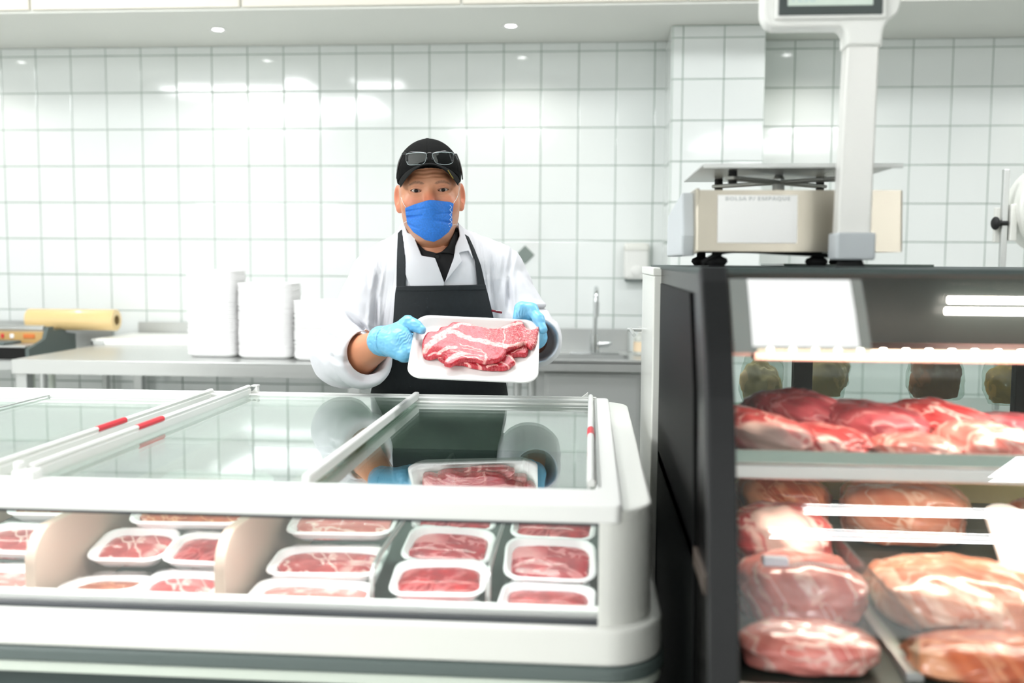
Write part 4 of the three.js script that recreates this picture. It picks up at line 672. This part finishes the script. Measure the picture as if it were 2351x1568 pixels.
  const coatF = (x, y, z) => {
    let d = coatOuter(x, y, z); d = smin(d, Math.min(cufL(x, y, z), cufR(x, y, z)), .016); d = smax(d, -inL(x, y, z), .004); d = smax(d, -inR(x, y, z), .004);
    d = smax(d, y - 1.474 - .25 * (-.03 - z), .003); d = Math.max(d, .72 - y);
    const open = Math.max(vCut(x, y), -.035 - z), inner = Math.max(neckA(x, y, z) - .006, 1.42 - y); d = smax(d, -open, .002); return smax(d, -inner, .003);
  };
  const coatMat = std(0xd9dade, .85, { bumpMap: weave, bumpScale: .00015 });
  const coat = part('coat', skin(coatF, [-.345, .7, -.275], [.37, 1.5, .215], .0039), coatMat, man, 'white work coat with rolled sleeves');
  // collar flaps and placket lie on the coat
  const coatSmooth = (x, y, z) => { let d = torso(x, y, z); return smin(d, collarBand(x, y, z), .02); };
  const flap = (pts, off, th, zMin, lo, hi, name, mat, parent, base = coatSmooth, cell = .0026) => { const pl = poly(pts), f = shell(base, pl, off, th, zMin); return part(name, skin((x, y, z) => f(x, y, z), lo, hi, cell), mat, parent); };
  flap([[-.0745, 1.472], [-.066, 1.477], [-.0575, 1.452], [-.0365, 1.4455], [-.0375, 1.4335], [-.0205, 1.3925], [.0136, 1.3868], [.0378, 1.323], [.034, 1.3], [-.045, 1.3], [-.07, 1.36], [-.0735, 1.43]], .004, .0042, -.045, [-.085, 1.29, -.06], [.05, 1.485, .125], 'collar', coatMat, coat);
  flap([[.0735, 1.484], [.0885, 1.464], [.1155, 1.3795], [.108, 1.392], [.0999, 1.4058], [.0757, 1.4], [.0845, 1.379], [.0378, 1.322], [.062, 1.387], [.0668, 1.4187], [.0785, 1.446]], .0055, .0044, -.05, [.03, 1.31, -.06], [.125, 1.492, .125], 'lapel', coatMat, coat);
  // shirt
  const shirtMat = std(0x0b0b0d, .8, { bumpMap: weave, bumpScale: .0002 });
  const neckline = poly([[-.06, 1.5], [-.0575, 1.452], [-.038, 1.4288], [-.012, 1.4065], [.0178, 1.3995], [.0313, 1.4035], [.0471, 1.4182], [.064, 1.452], [.069, 1.4767], [.07, 1.5]]);
  const shirtBase = (x, y, z) => smin(torso(x, y, z) + .0085, collarBand(x, y, z) + .0085, .02);
  part('shirt', skin((x, y, z) => { let d = shirtBase(x, y, z); d = smax(d, Math.max(y - 1.468 - .2 * (-.03 - z), 1.27 - y, Math.abs(x - .01) - .1, -.12 - z), .003); d = smax(d, -Math.max(neckline(x, y), -.03 - z), .002); return smax(d, -(Math.max(neckA(x, y, z) - .003, 1.41 - y)), .002); }, [-.1, 1.265, -.13], [.12, 1.485, .11], .0028), shirtMat, man);
  const shirtC = man.children[man.children.length - 1];
  flap([[-.0375, 1.4295], [-.012, 1.4068], [.0175, 1.3998], [.013, 1.386], [-.012, 1.388], [-.026, 1.393], [-.046, 1.43]], -.0045, .004, -.03, [-.055, 1.375, -.04], [.03, 1.44, .12], 'shirt_collar', shirtMat, shirtC); flap([[.018, 1.3995], [.032, 1.4035], [.048, 1.4185], [.0655, 1.455], [.0755, 1.46], [.0705, 1.425], [.0635, 1.395], [.05, 1.4]], -.0045, .004, -.03, [.01, 1.385, -.04], [.085, 1.47, .12], 'shirt_collar', shirtMat, shirtC);
  { const z = onFace(.0195, 1.3905, -.003, coatSmooth); part('button', rod([.0195, 1.3905, z - .002], [.0195, 1.3905, z + .002], .0048), M.black, shirtC); }
  // apron
  const apronTex = texture(512, 512, (u, v) => { let k = 1 + .2 * fbm(u * 60, v * 60, 2, 3); const s = sstep(.32, .5, fbm(u * 22 + 5, v * 22, 9, 4)) * .25, r = sstep(.2, .5, fbm(u * 6, v * 9, 14, 4)) * sstep(.55, .1, v); const dots = N(u * 190, v * 190, 5) > .66 && N(u * 11, v * 11, 8) > .15 ? 60 : 0; return [27 * k + 20 * s + 22 * r + dots, 33 * k + 20 * s + 8 * r + dots, 36 * k + 20 * s + dots]; });
  apronTex.repeat.set(2, 1.4);
  const apronMat = std(0xffffff, .82, { map: apronTex, bumpMap: weave, bumpScale: .0003 });
  const apPoly = poly([[-.0865, 1.3138], [.1456, 1.3185], [.1513, 1.2977], [.1663, 1.2377], [.188, 1.1523], [.2125, 1.0238], [.235, .9335], [.24, .6], [-.185, .6], [-.1785, .9369], [-.1575, 1.0338], [-.1155, 1.1131], [-.1007, 1.1527], [-.0949, 1.2261], [-.0901, 1.2936]]);
  const apBase = (x, y, z) => any1(x, y, z) + .003 * fbm(x * 9, y * 4, z, 2) + .004 * crease(x, y, [.0, 1.24], [-.06, 1.15], .02);
  const tor2 = any(.05, torso, ell([.025, .7, -.12], [.19, .25, .135])), any1 = (x, y, z) => tor2(x, y, z);
  const apron = part('apron', skin((x, y, z) => { const b = apBase(x, y, z); return smax(Math.max(b - .0085, -.014 - b), smax(apPoly(x, y), -.06 - z, .003), .0015); }, [-.2, .58, -.07], [.255, 1.33, .13], .0036, null, 1), apronMat, man, 'black stained work apron');
  const strapB = (x, y, z) => coatSmooth(x, y, z);
  for (const [pts, lo, hi] of [[[[-.0865, 1.311], [-.0625, 1.311], [-.0615, 1.3777], [-.0675, 1.4224], [-.0735, 1.462], [-.084, 1.452], [-.0855, 1.3777]], [-.095, 1.3, -.06], [-.055, 1.47, .12]], [[[.1243, 1.314], [.1457, 1.316], [.134, 1.3675], [.117, 1.4125], [.103, 1.444], [.0895, 1.452], [.1045, 1.4237], [.1183, 1.3787]], [.08, 1.3, -.06], [.152, 1.46, .12]]]) { const pl = poly(pts), f = shell(strapB, pl, .0065, .003, -.05); part('strap', skin(f, lo, hi, .0024), apronMat, apron); }
  { const pl = poly([[-.089, 1.3], [.148, 1.304], [.1465, 1.3185], [-.0862, 1.3138]]); part('hem', skin((x, y, z) => { const b = apBase(x, y, z); return smax(Math.max(b - .0102, -b), smax(pl(x, y), -z, .002), .001); }, [-.1, 1.29, 0], [.16, 1.325, .12], .003), apronMat, apron); }
  // trousers and shoes, out of sight behind the freezer
  part('trousers', skin(any(.03, ell([.025, .87, -.12], [.165, .13, .115]), cone([-.06, .88, -.13], [-.08, .09, -.15], .098, .068), cone([.11, .88, -.13], [.13, .09, -.15], .098, .068)), [-.2, .05, -.28], [.26, 1.02, .06], .012), std(0x1d2126, .8), man);
  for (const x of [-.088, .138]) part('shoe', skin((X, y, z) => Math.max(any(.03, cone([x, .05, -.19], [x, .04, .0], .045, .04), cone([x, .09, -.17], [x, .05, -.16], .042, .045))(X, y, z), .004 - y), [x - .07, 0, -.26], [x + .07, .15, .07], .008), std(0x111111, .5), man);
  // ── gloves ──
  const gloveMat = phys(0x79c3ea, .42, { clearcoat: .25, clearcoatRoughness: .3 });
  const U = [.994, -.039, .094], rimL = (t, o = 0) => [mix(-.0335, -.0545, t) + o * .0, mix(1.249, 1.118, t), mix(.233, .4015, t)];
  const chain = (pts, r) => any(.004, ...pts.slice(1).map((p, i) => cone(pts[i], p, r[i], r[i + 1])));
  const nrm = [.03, .79, .61];                                     // out of the tray's floor
  const under = (x0, y0, z0, len, lift) => { const p = (s, h) => [x0 + U[0] * s + nrm[0] * h, y0 + U[1] * s + nrm[1] * h, z0 + U[2] * s + nrm[2] * h]; return [p(0, 0), p(len * .42, -.006), p(len * .75, -.001), p(len, lift)]; };
  const wr = (f, a, w) => (x, y, z) => f(x, y, z) + a * N(x * w, y * w * 1.3, z * w);
  {
    const palm = any(.018, cone([-.1, 1.189, .268], [-.074, 1.19, .292], .0315, .033), cone([-.084, 1.2, .273], [-.068, 1.194, .288], .026, .021), cone([-.082, 1.18, .287], [-.06, 1.163, .318], .029, .02));
    const thumb = any(.012, cone([-.086, 1.206, .262], [-.052, 1.2325, .27], .021, .0148), cone([-.052, 1.2325, .27], [-.034, 1.2255, .28], .0148, .0125), cone([-.034, 1.2255, .28], [-.0195, 1.2162, .2905], .0128, .011));
    const fs = [[.18, .0155], [.28, .016], [.37, .0155], [.45, .0138]].map(([t, r], i) => { const p = rimL(t); const b = [p[0] - .012, p[1] - .034, p[2] - .02]; return chain(under(b[0], b[1], b[2], [.075, .082, .076, .06][i], .003), [r, r * .88, r * .8, r * .72]); });
    const web = any(.02, cone([-.075, 1.182, .295], [-.056, 1.165, .3], .023, .017), cone([-.072, 1.178, .298], [-.058, 1.163, .31], .022, .015));
    const cuff = ringT([-.1015, 1.188, .2665], [.6, .01, .78], .035, .003), flare = cone([-.114, 1.187, .251], [-.094, 1.189, .275], .037, .0325);
    const all = (x, y, z) => { let d = smin(palm(x, y, z), web(x, y, z), .015); d = smin(d, thumb(x, y, z), .008); for (const f of fs) d = smin(d, f(x, y, z), .008); d = smin(d, flare(x, y, z), .008); d = Math.min(d, cuff(x, y, z)); return d + .0009 * N(x * 120, y * 160, z * 120) + .0006 * Math.sin((y - x) * 700 + 5 * N(x * 60, y * 60, z * 60)) * sstep(.03, .0, hyp(x + .062, y - 1.198)); };
    part('glove', skin(all, [-.155, 1.07, .2], [.06, 1.27, .4], .0026), gloveMat, man, 'blue glove gripping the tray rim with thumb on top');
  }
  {
    const palm = any(.018, cone([.263, 1.19, .18], [.248, 1.225, .205], .031, .031), cone([.25, 1.222, .205], [.228, 1.254, .222], .029, .02), cone([.25, 1.215, .205], [.222, 1.225, .215], .027, .02));
    const thumb = any(.012, cone([.24, 1.245, .22], [.2465, 1.262, .243], .02, .0155), cone([.2465, 1.262, .243], [.262, 1.241, .268], .0148, .0118), cone([.262, 1.241, .268], [.2705, 1.2165, .285], .0122, .011));
    const lobe = any(.012, cone([.235, 1.255, .226], [.2245, 1.263, .238], .02, .0172), cone([.2245, 1.263, .238], [.213, 1.246, .2455], .0165, .012));
    const fs = [[.2, 1.214, .226], [.222, 1.196, .237], [.235, 1.176, .255], [.243, 1.155, .276]].map((b, i) => chain(under(b[0], b[1] - .004, b[2] - .006, -[.07, .078, .074, .06][i], .003), [.0165, .0145, .013, .0118]));
    const knuck = any(.015, cone([.25, 1.21, .205], [.24, 1.17, .25], .024, .017), cone([.245, 1.225, .205], [.205, 1.215, .222], .022, .017));
    const all = (x, y, z) => { let d = smin(palm(x, y, z), lobe(x, y, z), .012); d = smin(d, knuck(x, y, z), .015); d = smin(d, thumb(x, y, z), .01); for (const f of fs) d = smin(d, f(x, y, z), .008); return d + .0007 * N(x * 130, y * 110, z * 120) + .0008 * Math.sin(x * 900 + 4 * N(x * 50, y * 50, z * 50)) * sstep(.02, .004, hyp(x - .216, y - 1.252)); };
    part('glove', skin(all, [.1, 1.1, .13], [.31, 1.3, .33], .0026), gloveMat, man, 'blue glove hooked over the tray corner');
  }
}
{ // glasses pushed up on the cap
  const t = thing('eyeglasses', 'dark framed reading glasses pushed up on the front of the black cap', 'glasses', [-.424, 0, -2.62], .1604);
  const fr = phys(0x11161a, .2, { clearcoat: .6 }), Z = (x, d = 0) => .128 - 2.6 * x * x + d;
  for (const [s, pts] of [[-1, [[-.0585, 1.6435], [-.052, 1.6462], [-.03, 1.6482], [-.0095, 1.6462], [-.0085, 1.637], [-.0115, 1.626], [-.02, 1.62], [-.04, 1.6185], [-.0525, 1.6192], [-.0572, 1.626]]], [1, [[.0075, 1.6455], [.0235, 1.6495], [.045, 1.6503], [.0588, 1.6485], [.0596, 1.637], [.057, 1.626], [.046, 1.621], [.03, 1.6205], [.0165, 1.624], [.0098, 1.634]]]]) {
    const c3 = new THREE.CatmullRomCurve3(pts.map(([x, y]) => V(x, y, Z(x, (1.635 - y) * -.25))), true, 'catmullrom', .5), sp = c3.getPoints(60).slice(0, 60);
    part('lens_rim', new THREE.TubeGeometry(c3, 90, .0007, 8, true), std(0xb9c4c6, .2, { metalness: .3 }), t);
    const P = [], I = [], cx = sp.reduce((a, p) => a + p.x, 0) / 60, cy = sp.reduce((a, p) => a + p.y, 0) / 60; for (const o of [.0008, -.0008]) { P.push([cx, cy, Z(cx) + o + .001]); sp.forEach((p) => P.push([p.x, p.y, p.z + o])); }
    for (let i = 0; i < 60; i++) { I.push(0, 1 + i, 1 + (i + 1) % 60, 61, 62 + (i + 1) % 60, 62 + i); } const g = new THREE.BufferGeometry(); g.setAttribute('position', new THREE.Float32BufferAttribute(P.flat(), 3)); g.setAttribute('uv', new THREE.Float32BufferAttribute(new Float32Array(P.length * 2), 2)); g.setIndex(I); g.computeVertexNormals(); part('lens', g, phys(0xf2f6f5, .0, { transmission: 1, thickness: 0, ior: 1.6, opacity: 1 }), t);
    const up = pts.filter((p) => p[1] > 1.64 || Math.abs(p[0]) > .056).sort((a, b) => a[0] - b[0]);
    part('top_frame', tube(up.map(([x, y]) => [x, y + .0008, Z(x, .0008)]), .0022, 40, 8), fr, t);
    part('hinge', [rod([s * .0585, 1.646, Z(.0585)], [s * .067, 1.6475, .112], .0024), rod([s * .067, 1.6475, .112], [s * .07, 1.643, .1], .0022)], fr, t);
    part('temple_arm', tube([[s * .068, 1.6465, .108], [s * .0765, 1.632, .07], [s * .0835, 1.613, .02], [s * .087, 1.597, -.025]], .0021, 40, 8), fr, t);
  }
  part('bridge', tube([[-.0095, 1.6445, Z(.0095)], [-.003, 1.6472, Z(0, .001)], [.003, 1.6472, Z(0, .001)], [.0085, 1.6455, Z(.0085)]], .0019, 20, 8), fr, t);
  for (const s of [-1, 1]) part('nose_pad', new THREE.SphereGeometry(.0028, 12, 8).scale(.6, 1.3, .6).translate(s * .0065, 1.634, .121), fr, t);
}
{
  const t = thing('pen', 'dark red pen clipped in the coat beside the apron', 'pen', [-.424, 0, -2.62], .1604);
  part('barrel', rod([.16, 1.252, .088], [.186, 1.2465, .0795], .0028), std(0x7c1626, .35), t); part('clip', ext(.168, .184, 1.2515, 1.2525, .084, .0865), M.chrome, t);
}
// ───────── the tray he shows ─────────
{
  const pos = [-.2668, 1.1777, -2.31], e = new THREE.Euler(.6594, .0367, -.0494, 'YXZ');
  const place = (o, lift = 0) => { o.position.set(...pos); o.rotation.copy(e); return o; };
  const W = .3, D = .217, H = .024;
  const tr = thing('foam_tray', 'large white foam tray held up in blue gloves with raw steaks', 'tray'); place(tr); delete tr.userData.group;
  { const loop = (dw, y, rad, wave = 0) => rrect(W - 2 * dw, D - 2 * dw, rad, 14).map(([x, z], i) => [x, y + (wave ? wave * (Math.sin(i * 1.1) > .3 ? 1 : 0) : 0), z]);
    part('shell', weldNormals(rings([loop(.034, -H, .02), loop(.023, -H + .002, .022, .0015), loop(.01, -H * .5, .027), loop(.0035, -.005, .033), loop(0, -.003, .036), loop(.001, 0, .036), loop(.006, .001, .034), loop(.009, -.002, .033), loop(.019, -H * .55, .028), loop(.027, -H + .007, .024), loop(.038, -H + .0045, .02)]), 1.0), M.foamTray, tr); }
  const top = [[-.1255, -.0111], [-.1165, -.0462], [-.0929, -.0499], [-.0871, -.0631], [-.0704, -.0664], [-.0601, -.08], [-.0404, -.0824], [-.0204, -.0806], [.0016, -.0703], [.0374, -.062], [.0486, -.0649], [.0734, -.0795], [.0928, -.0949], [.1056, -.0973], [.1116, -.0864], [.1161, -.076], [.1291, -.0662], [.1472, -.0803], [.1474, -.0634], [.1457, -.0462], [.1438, -.0212], [.1319, -.0017], [.122, -.0113], [.1148, -.0191], [.0999, -.0057], [.0756, .0112], [.0734, .0245], [.0619, .0433], [.0432, .0515], [.0229, .0548], [.0022, .0502], [-.0251, .0491], [-.0407, .059], [-.051, .0666], [-.062, .0644], [-.0679, .0598], [-.0667, .0419], [-.0812, .0328], [-.1043, .0354], [-.1195, .0273]];
  const low = [[-.0861, .0282], [-.0686, .023], [-.057, -.0043], [.0118, -.0193], [.0751, -.0132], [.1178, -.0347], [.1252, -.0207], [.125, -.0001], [.119, .0104], [.1079, .0102], [.0996, .0117], [.0887, .0165], [.0976, .034], [.0897, .0425], [.0832, .0528], [.0671, .0598], [.0234, .0607], [-.0042, .0556], [-.0252, .0491], [-.0499, .0488], [-.0724, .0433]];
  const bandsTop = [[.0075, [[-.0977, -.0254], [-.0713, -.044], [-.0516, -.0433], [-.0309, -.03], [-.0092, -.019], [.0261, -.011], [.0542, -.0047], [.0711, .0024]]], [.0055, [[-.0689, -.0484], [-.0504, -.0646], [-.0343, -.0764], [-.0056, -.0719], [.0304, -.0616]]], [.0085, [[-.1171, .0171], [-.1077, .0001], [-.0965, -.013], [-.0782, -.0268]]], [.002, [[-.0343, -.0008], [-.0076, .0056], [.0138, .0164], [.0286, .0335]]], [.0017, [[-.0547, .021], [-.0269, .0252], [-.006, .0298], [.022, .038]]], [.0018, [[.066, -.0534], [.07, -.0243], [.0626, -.0032]]], [.0055, [[.0515, -.063], [.0793, -.0735], [.1044, -.0881]]], [.0055, [[.1221, -.0636], [.1488, -.0739]]], [.0052, [[-.063, .0536], [-.0401, .0321], [-.0196, .0307]]], [.006, [[-.0817, .0268], [-.0623, .0134], [-.0473, .0103]]], [.0045, [[.0711, .0024], [.0957, -.0095], [.1162, -.0192]]], [.0022, [[-.06, .043], [-.03, .0395], [.005, .043], [.02, .05]]], [.0015, [[-.03, .012], [.0, .018], [.022, .028], [.034, .045]]], [.003, [[.0229, .0548], [.0302, .044], [.0262, .036]]], [.003, [[-.106, .03], [-.09, .026], [-.078, .031]]]];
  const bandsLow = [[.004, [[-.0861, .03], [-.066, .034], [-.05, .03]]], [.0035, [[.005, .045], [.012, .055], [.016, .062]]], [.003, [[.03, .058], [.045, .05], [.055, .052]]], [.0025, [[-.02, .045], [-.012, .052], [-.004, .056]]], [.004, [[.0756, .018], [.088, .026], [.0976, .036]]], [.0022, [[.06, .04], [.075, .046], [.083, .053]]], [.002, [[.085, .009], [.1, -.002], [.112, -.012]]]];
  const segDist = (pl, x, z) => { let d = 1e9; for (let i = 0; i + 1 < pl.length; i++) { const [ax, az] = pl[i], dx = pl[i + 1][0] - ax, dz = pl[i + 1][1] - az, t = clamp(((x - ax) * dx + (z - az) * dz) / (dx * dx + dz * dz)); d = Math.min(d, hyp(x - ax - dx * t, z - az - dz * t)); } return d; };
  const steakTex = (bands, s) => texture(768, 560, (u, v) => {
    const x = (u - .5) * .3, z = (v - .5) * .22, wx = x + .009 * fbm(x * 55, z * 55, s, 4), wz = z + .009 * fbm(x * 55 + 9, z * 55, s, 4); let f = 0;
    for (const [w, pl] of bands) { const d = segDist(pl, wx, wz); f = Math.max(f, sstep(w * 1.3, w * .7, d) * (1 - .38 * sstep(.5, .9, 1 - Math.abs(fbm(wx * 90 + wz * 60, wz * 260 - wx * 90, s + 3, 3)) * 6))); }
    const eye = sstep(.0, .03, x) * sstep(-.0, -.02, z - .1 * x + .004), a = (x + .35 * z) * 520, b = (z - .35 * x) * 130; // fine slanted marbling in the rib eye
    const vein = 1 - Math.abs(fbm(a * .5 + 2 * fbm(x * 120, z * 120, s, 2), b, s * 2, 3)) * 5.2, fine = sstep(.5, .9, vein) * mix(.4, .95, eye), sp = sstep(.24, .42, fbm(x * 240, z * 240, s + 5, 3)) * .4;
    const lace = 1 - Math.abs(fbm(x * 70 + 3, z * 70, s + 8, 4)) * 9; f = Math.max(f, fine, sp, sstep(.6, .95, lace) * .3 * (1 - eye));
    const m = clamp(.5 + 1.3 * fbm(x * 45, z * 45, s + 2, 4)); let c = mix3([190, 24, 42], [146, 10, 26], m); c = mix3(c, [146, 60, 52], .55 * sstep(.012, .004, hyp(x - .136, z + .035) * .6)); const fat = mix3([246, 200, 190], [236, 160, 152], clamp(.5 + fbm(x * 150, z * 90, s, 3) * 1.6)); return mix3(c, fat, clamp(f));
  });
  const steak = (pts, bands, y0, y1, s, label, wav) => {
    const pl = poly(new THREE.CatmullRomCurve3(pts.map((p) => V(p[0], p[1], 0)), true, 'catmullrom', .5).getPoints(pts.length * 3).slice(0, -1).map((p) => [p.x, p.y])), f = (x, y, z) => { const h = wav(x, z), e = pl(x, z) + .0012 * fbm(x * 110, z * 110, s, 3), t = (y1 - y0) / 2, q = y - (y0 + y1) / 2 - h; const a = e + .0055, b = Math.abs(q) + .0006 * fbm(x * 150, z * 150, s, 3) - t + .0055; return Math.min(Math.max(a, b), 0) + hyp(Math.max(a, 0), Math.max(b, 0)) - .0055; };
    const g = skin(f, [-.16, -.03, -.115], [.16, .03, .08], .0021), p = g.attributes.position, uv = g.attributes.uv; for (let i = 0; i < p.count; i++) uv.setXY(i, p.getX(i) / .3 + .5, p.getZ(i) / .22 + .5);
    const t = steakTex(bands, s), m = phys(0xffffff, .38, { map: t, bumpMap: t, bumpScale: .0006, clearcoat: .08, clearcoatRoughness: .3 }); const o = tag(part('steak', g, m, scene), label, 'steak'); place(o);
  };
  steak(low, bandsLow, -.0185, -.0045, 4, 'smaller raw steak underneath at the front of the held foam tray', () => 0);
  steak(top, bandsTop, -.006, .0075, 9, 'large marbled raw steak lying on top in the held foam tray', (x, z) => .0016 * fbm(x * 22, z * 22, 3, 3) - .007 * sstep(.025, .065, z + .25 * Math.abs(x)) * sstep(-.02, -.1, x) - .006 * sstep(-.06, -.12, x) + .002 * sstep(.06, .03, Math.abs(x - .05)));
}

renderer.shadowMap.type = THREE.PCFSoftShadowMap;
renderer.render(scene, camera);
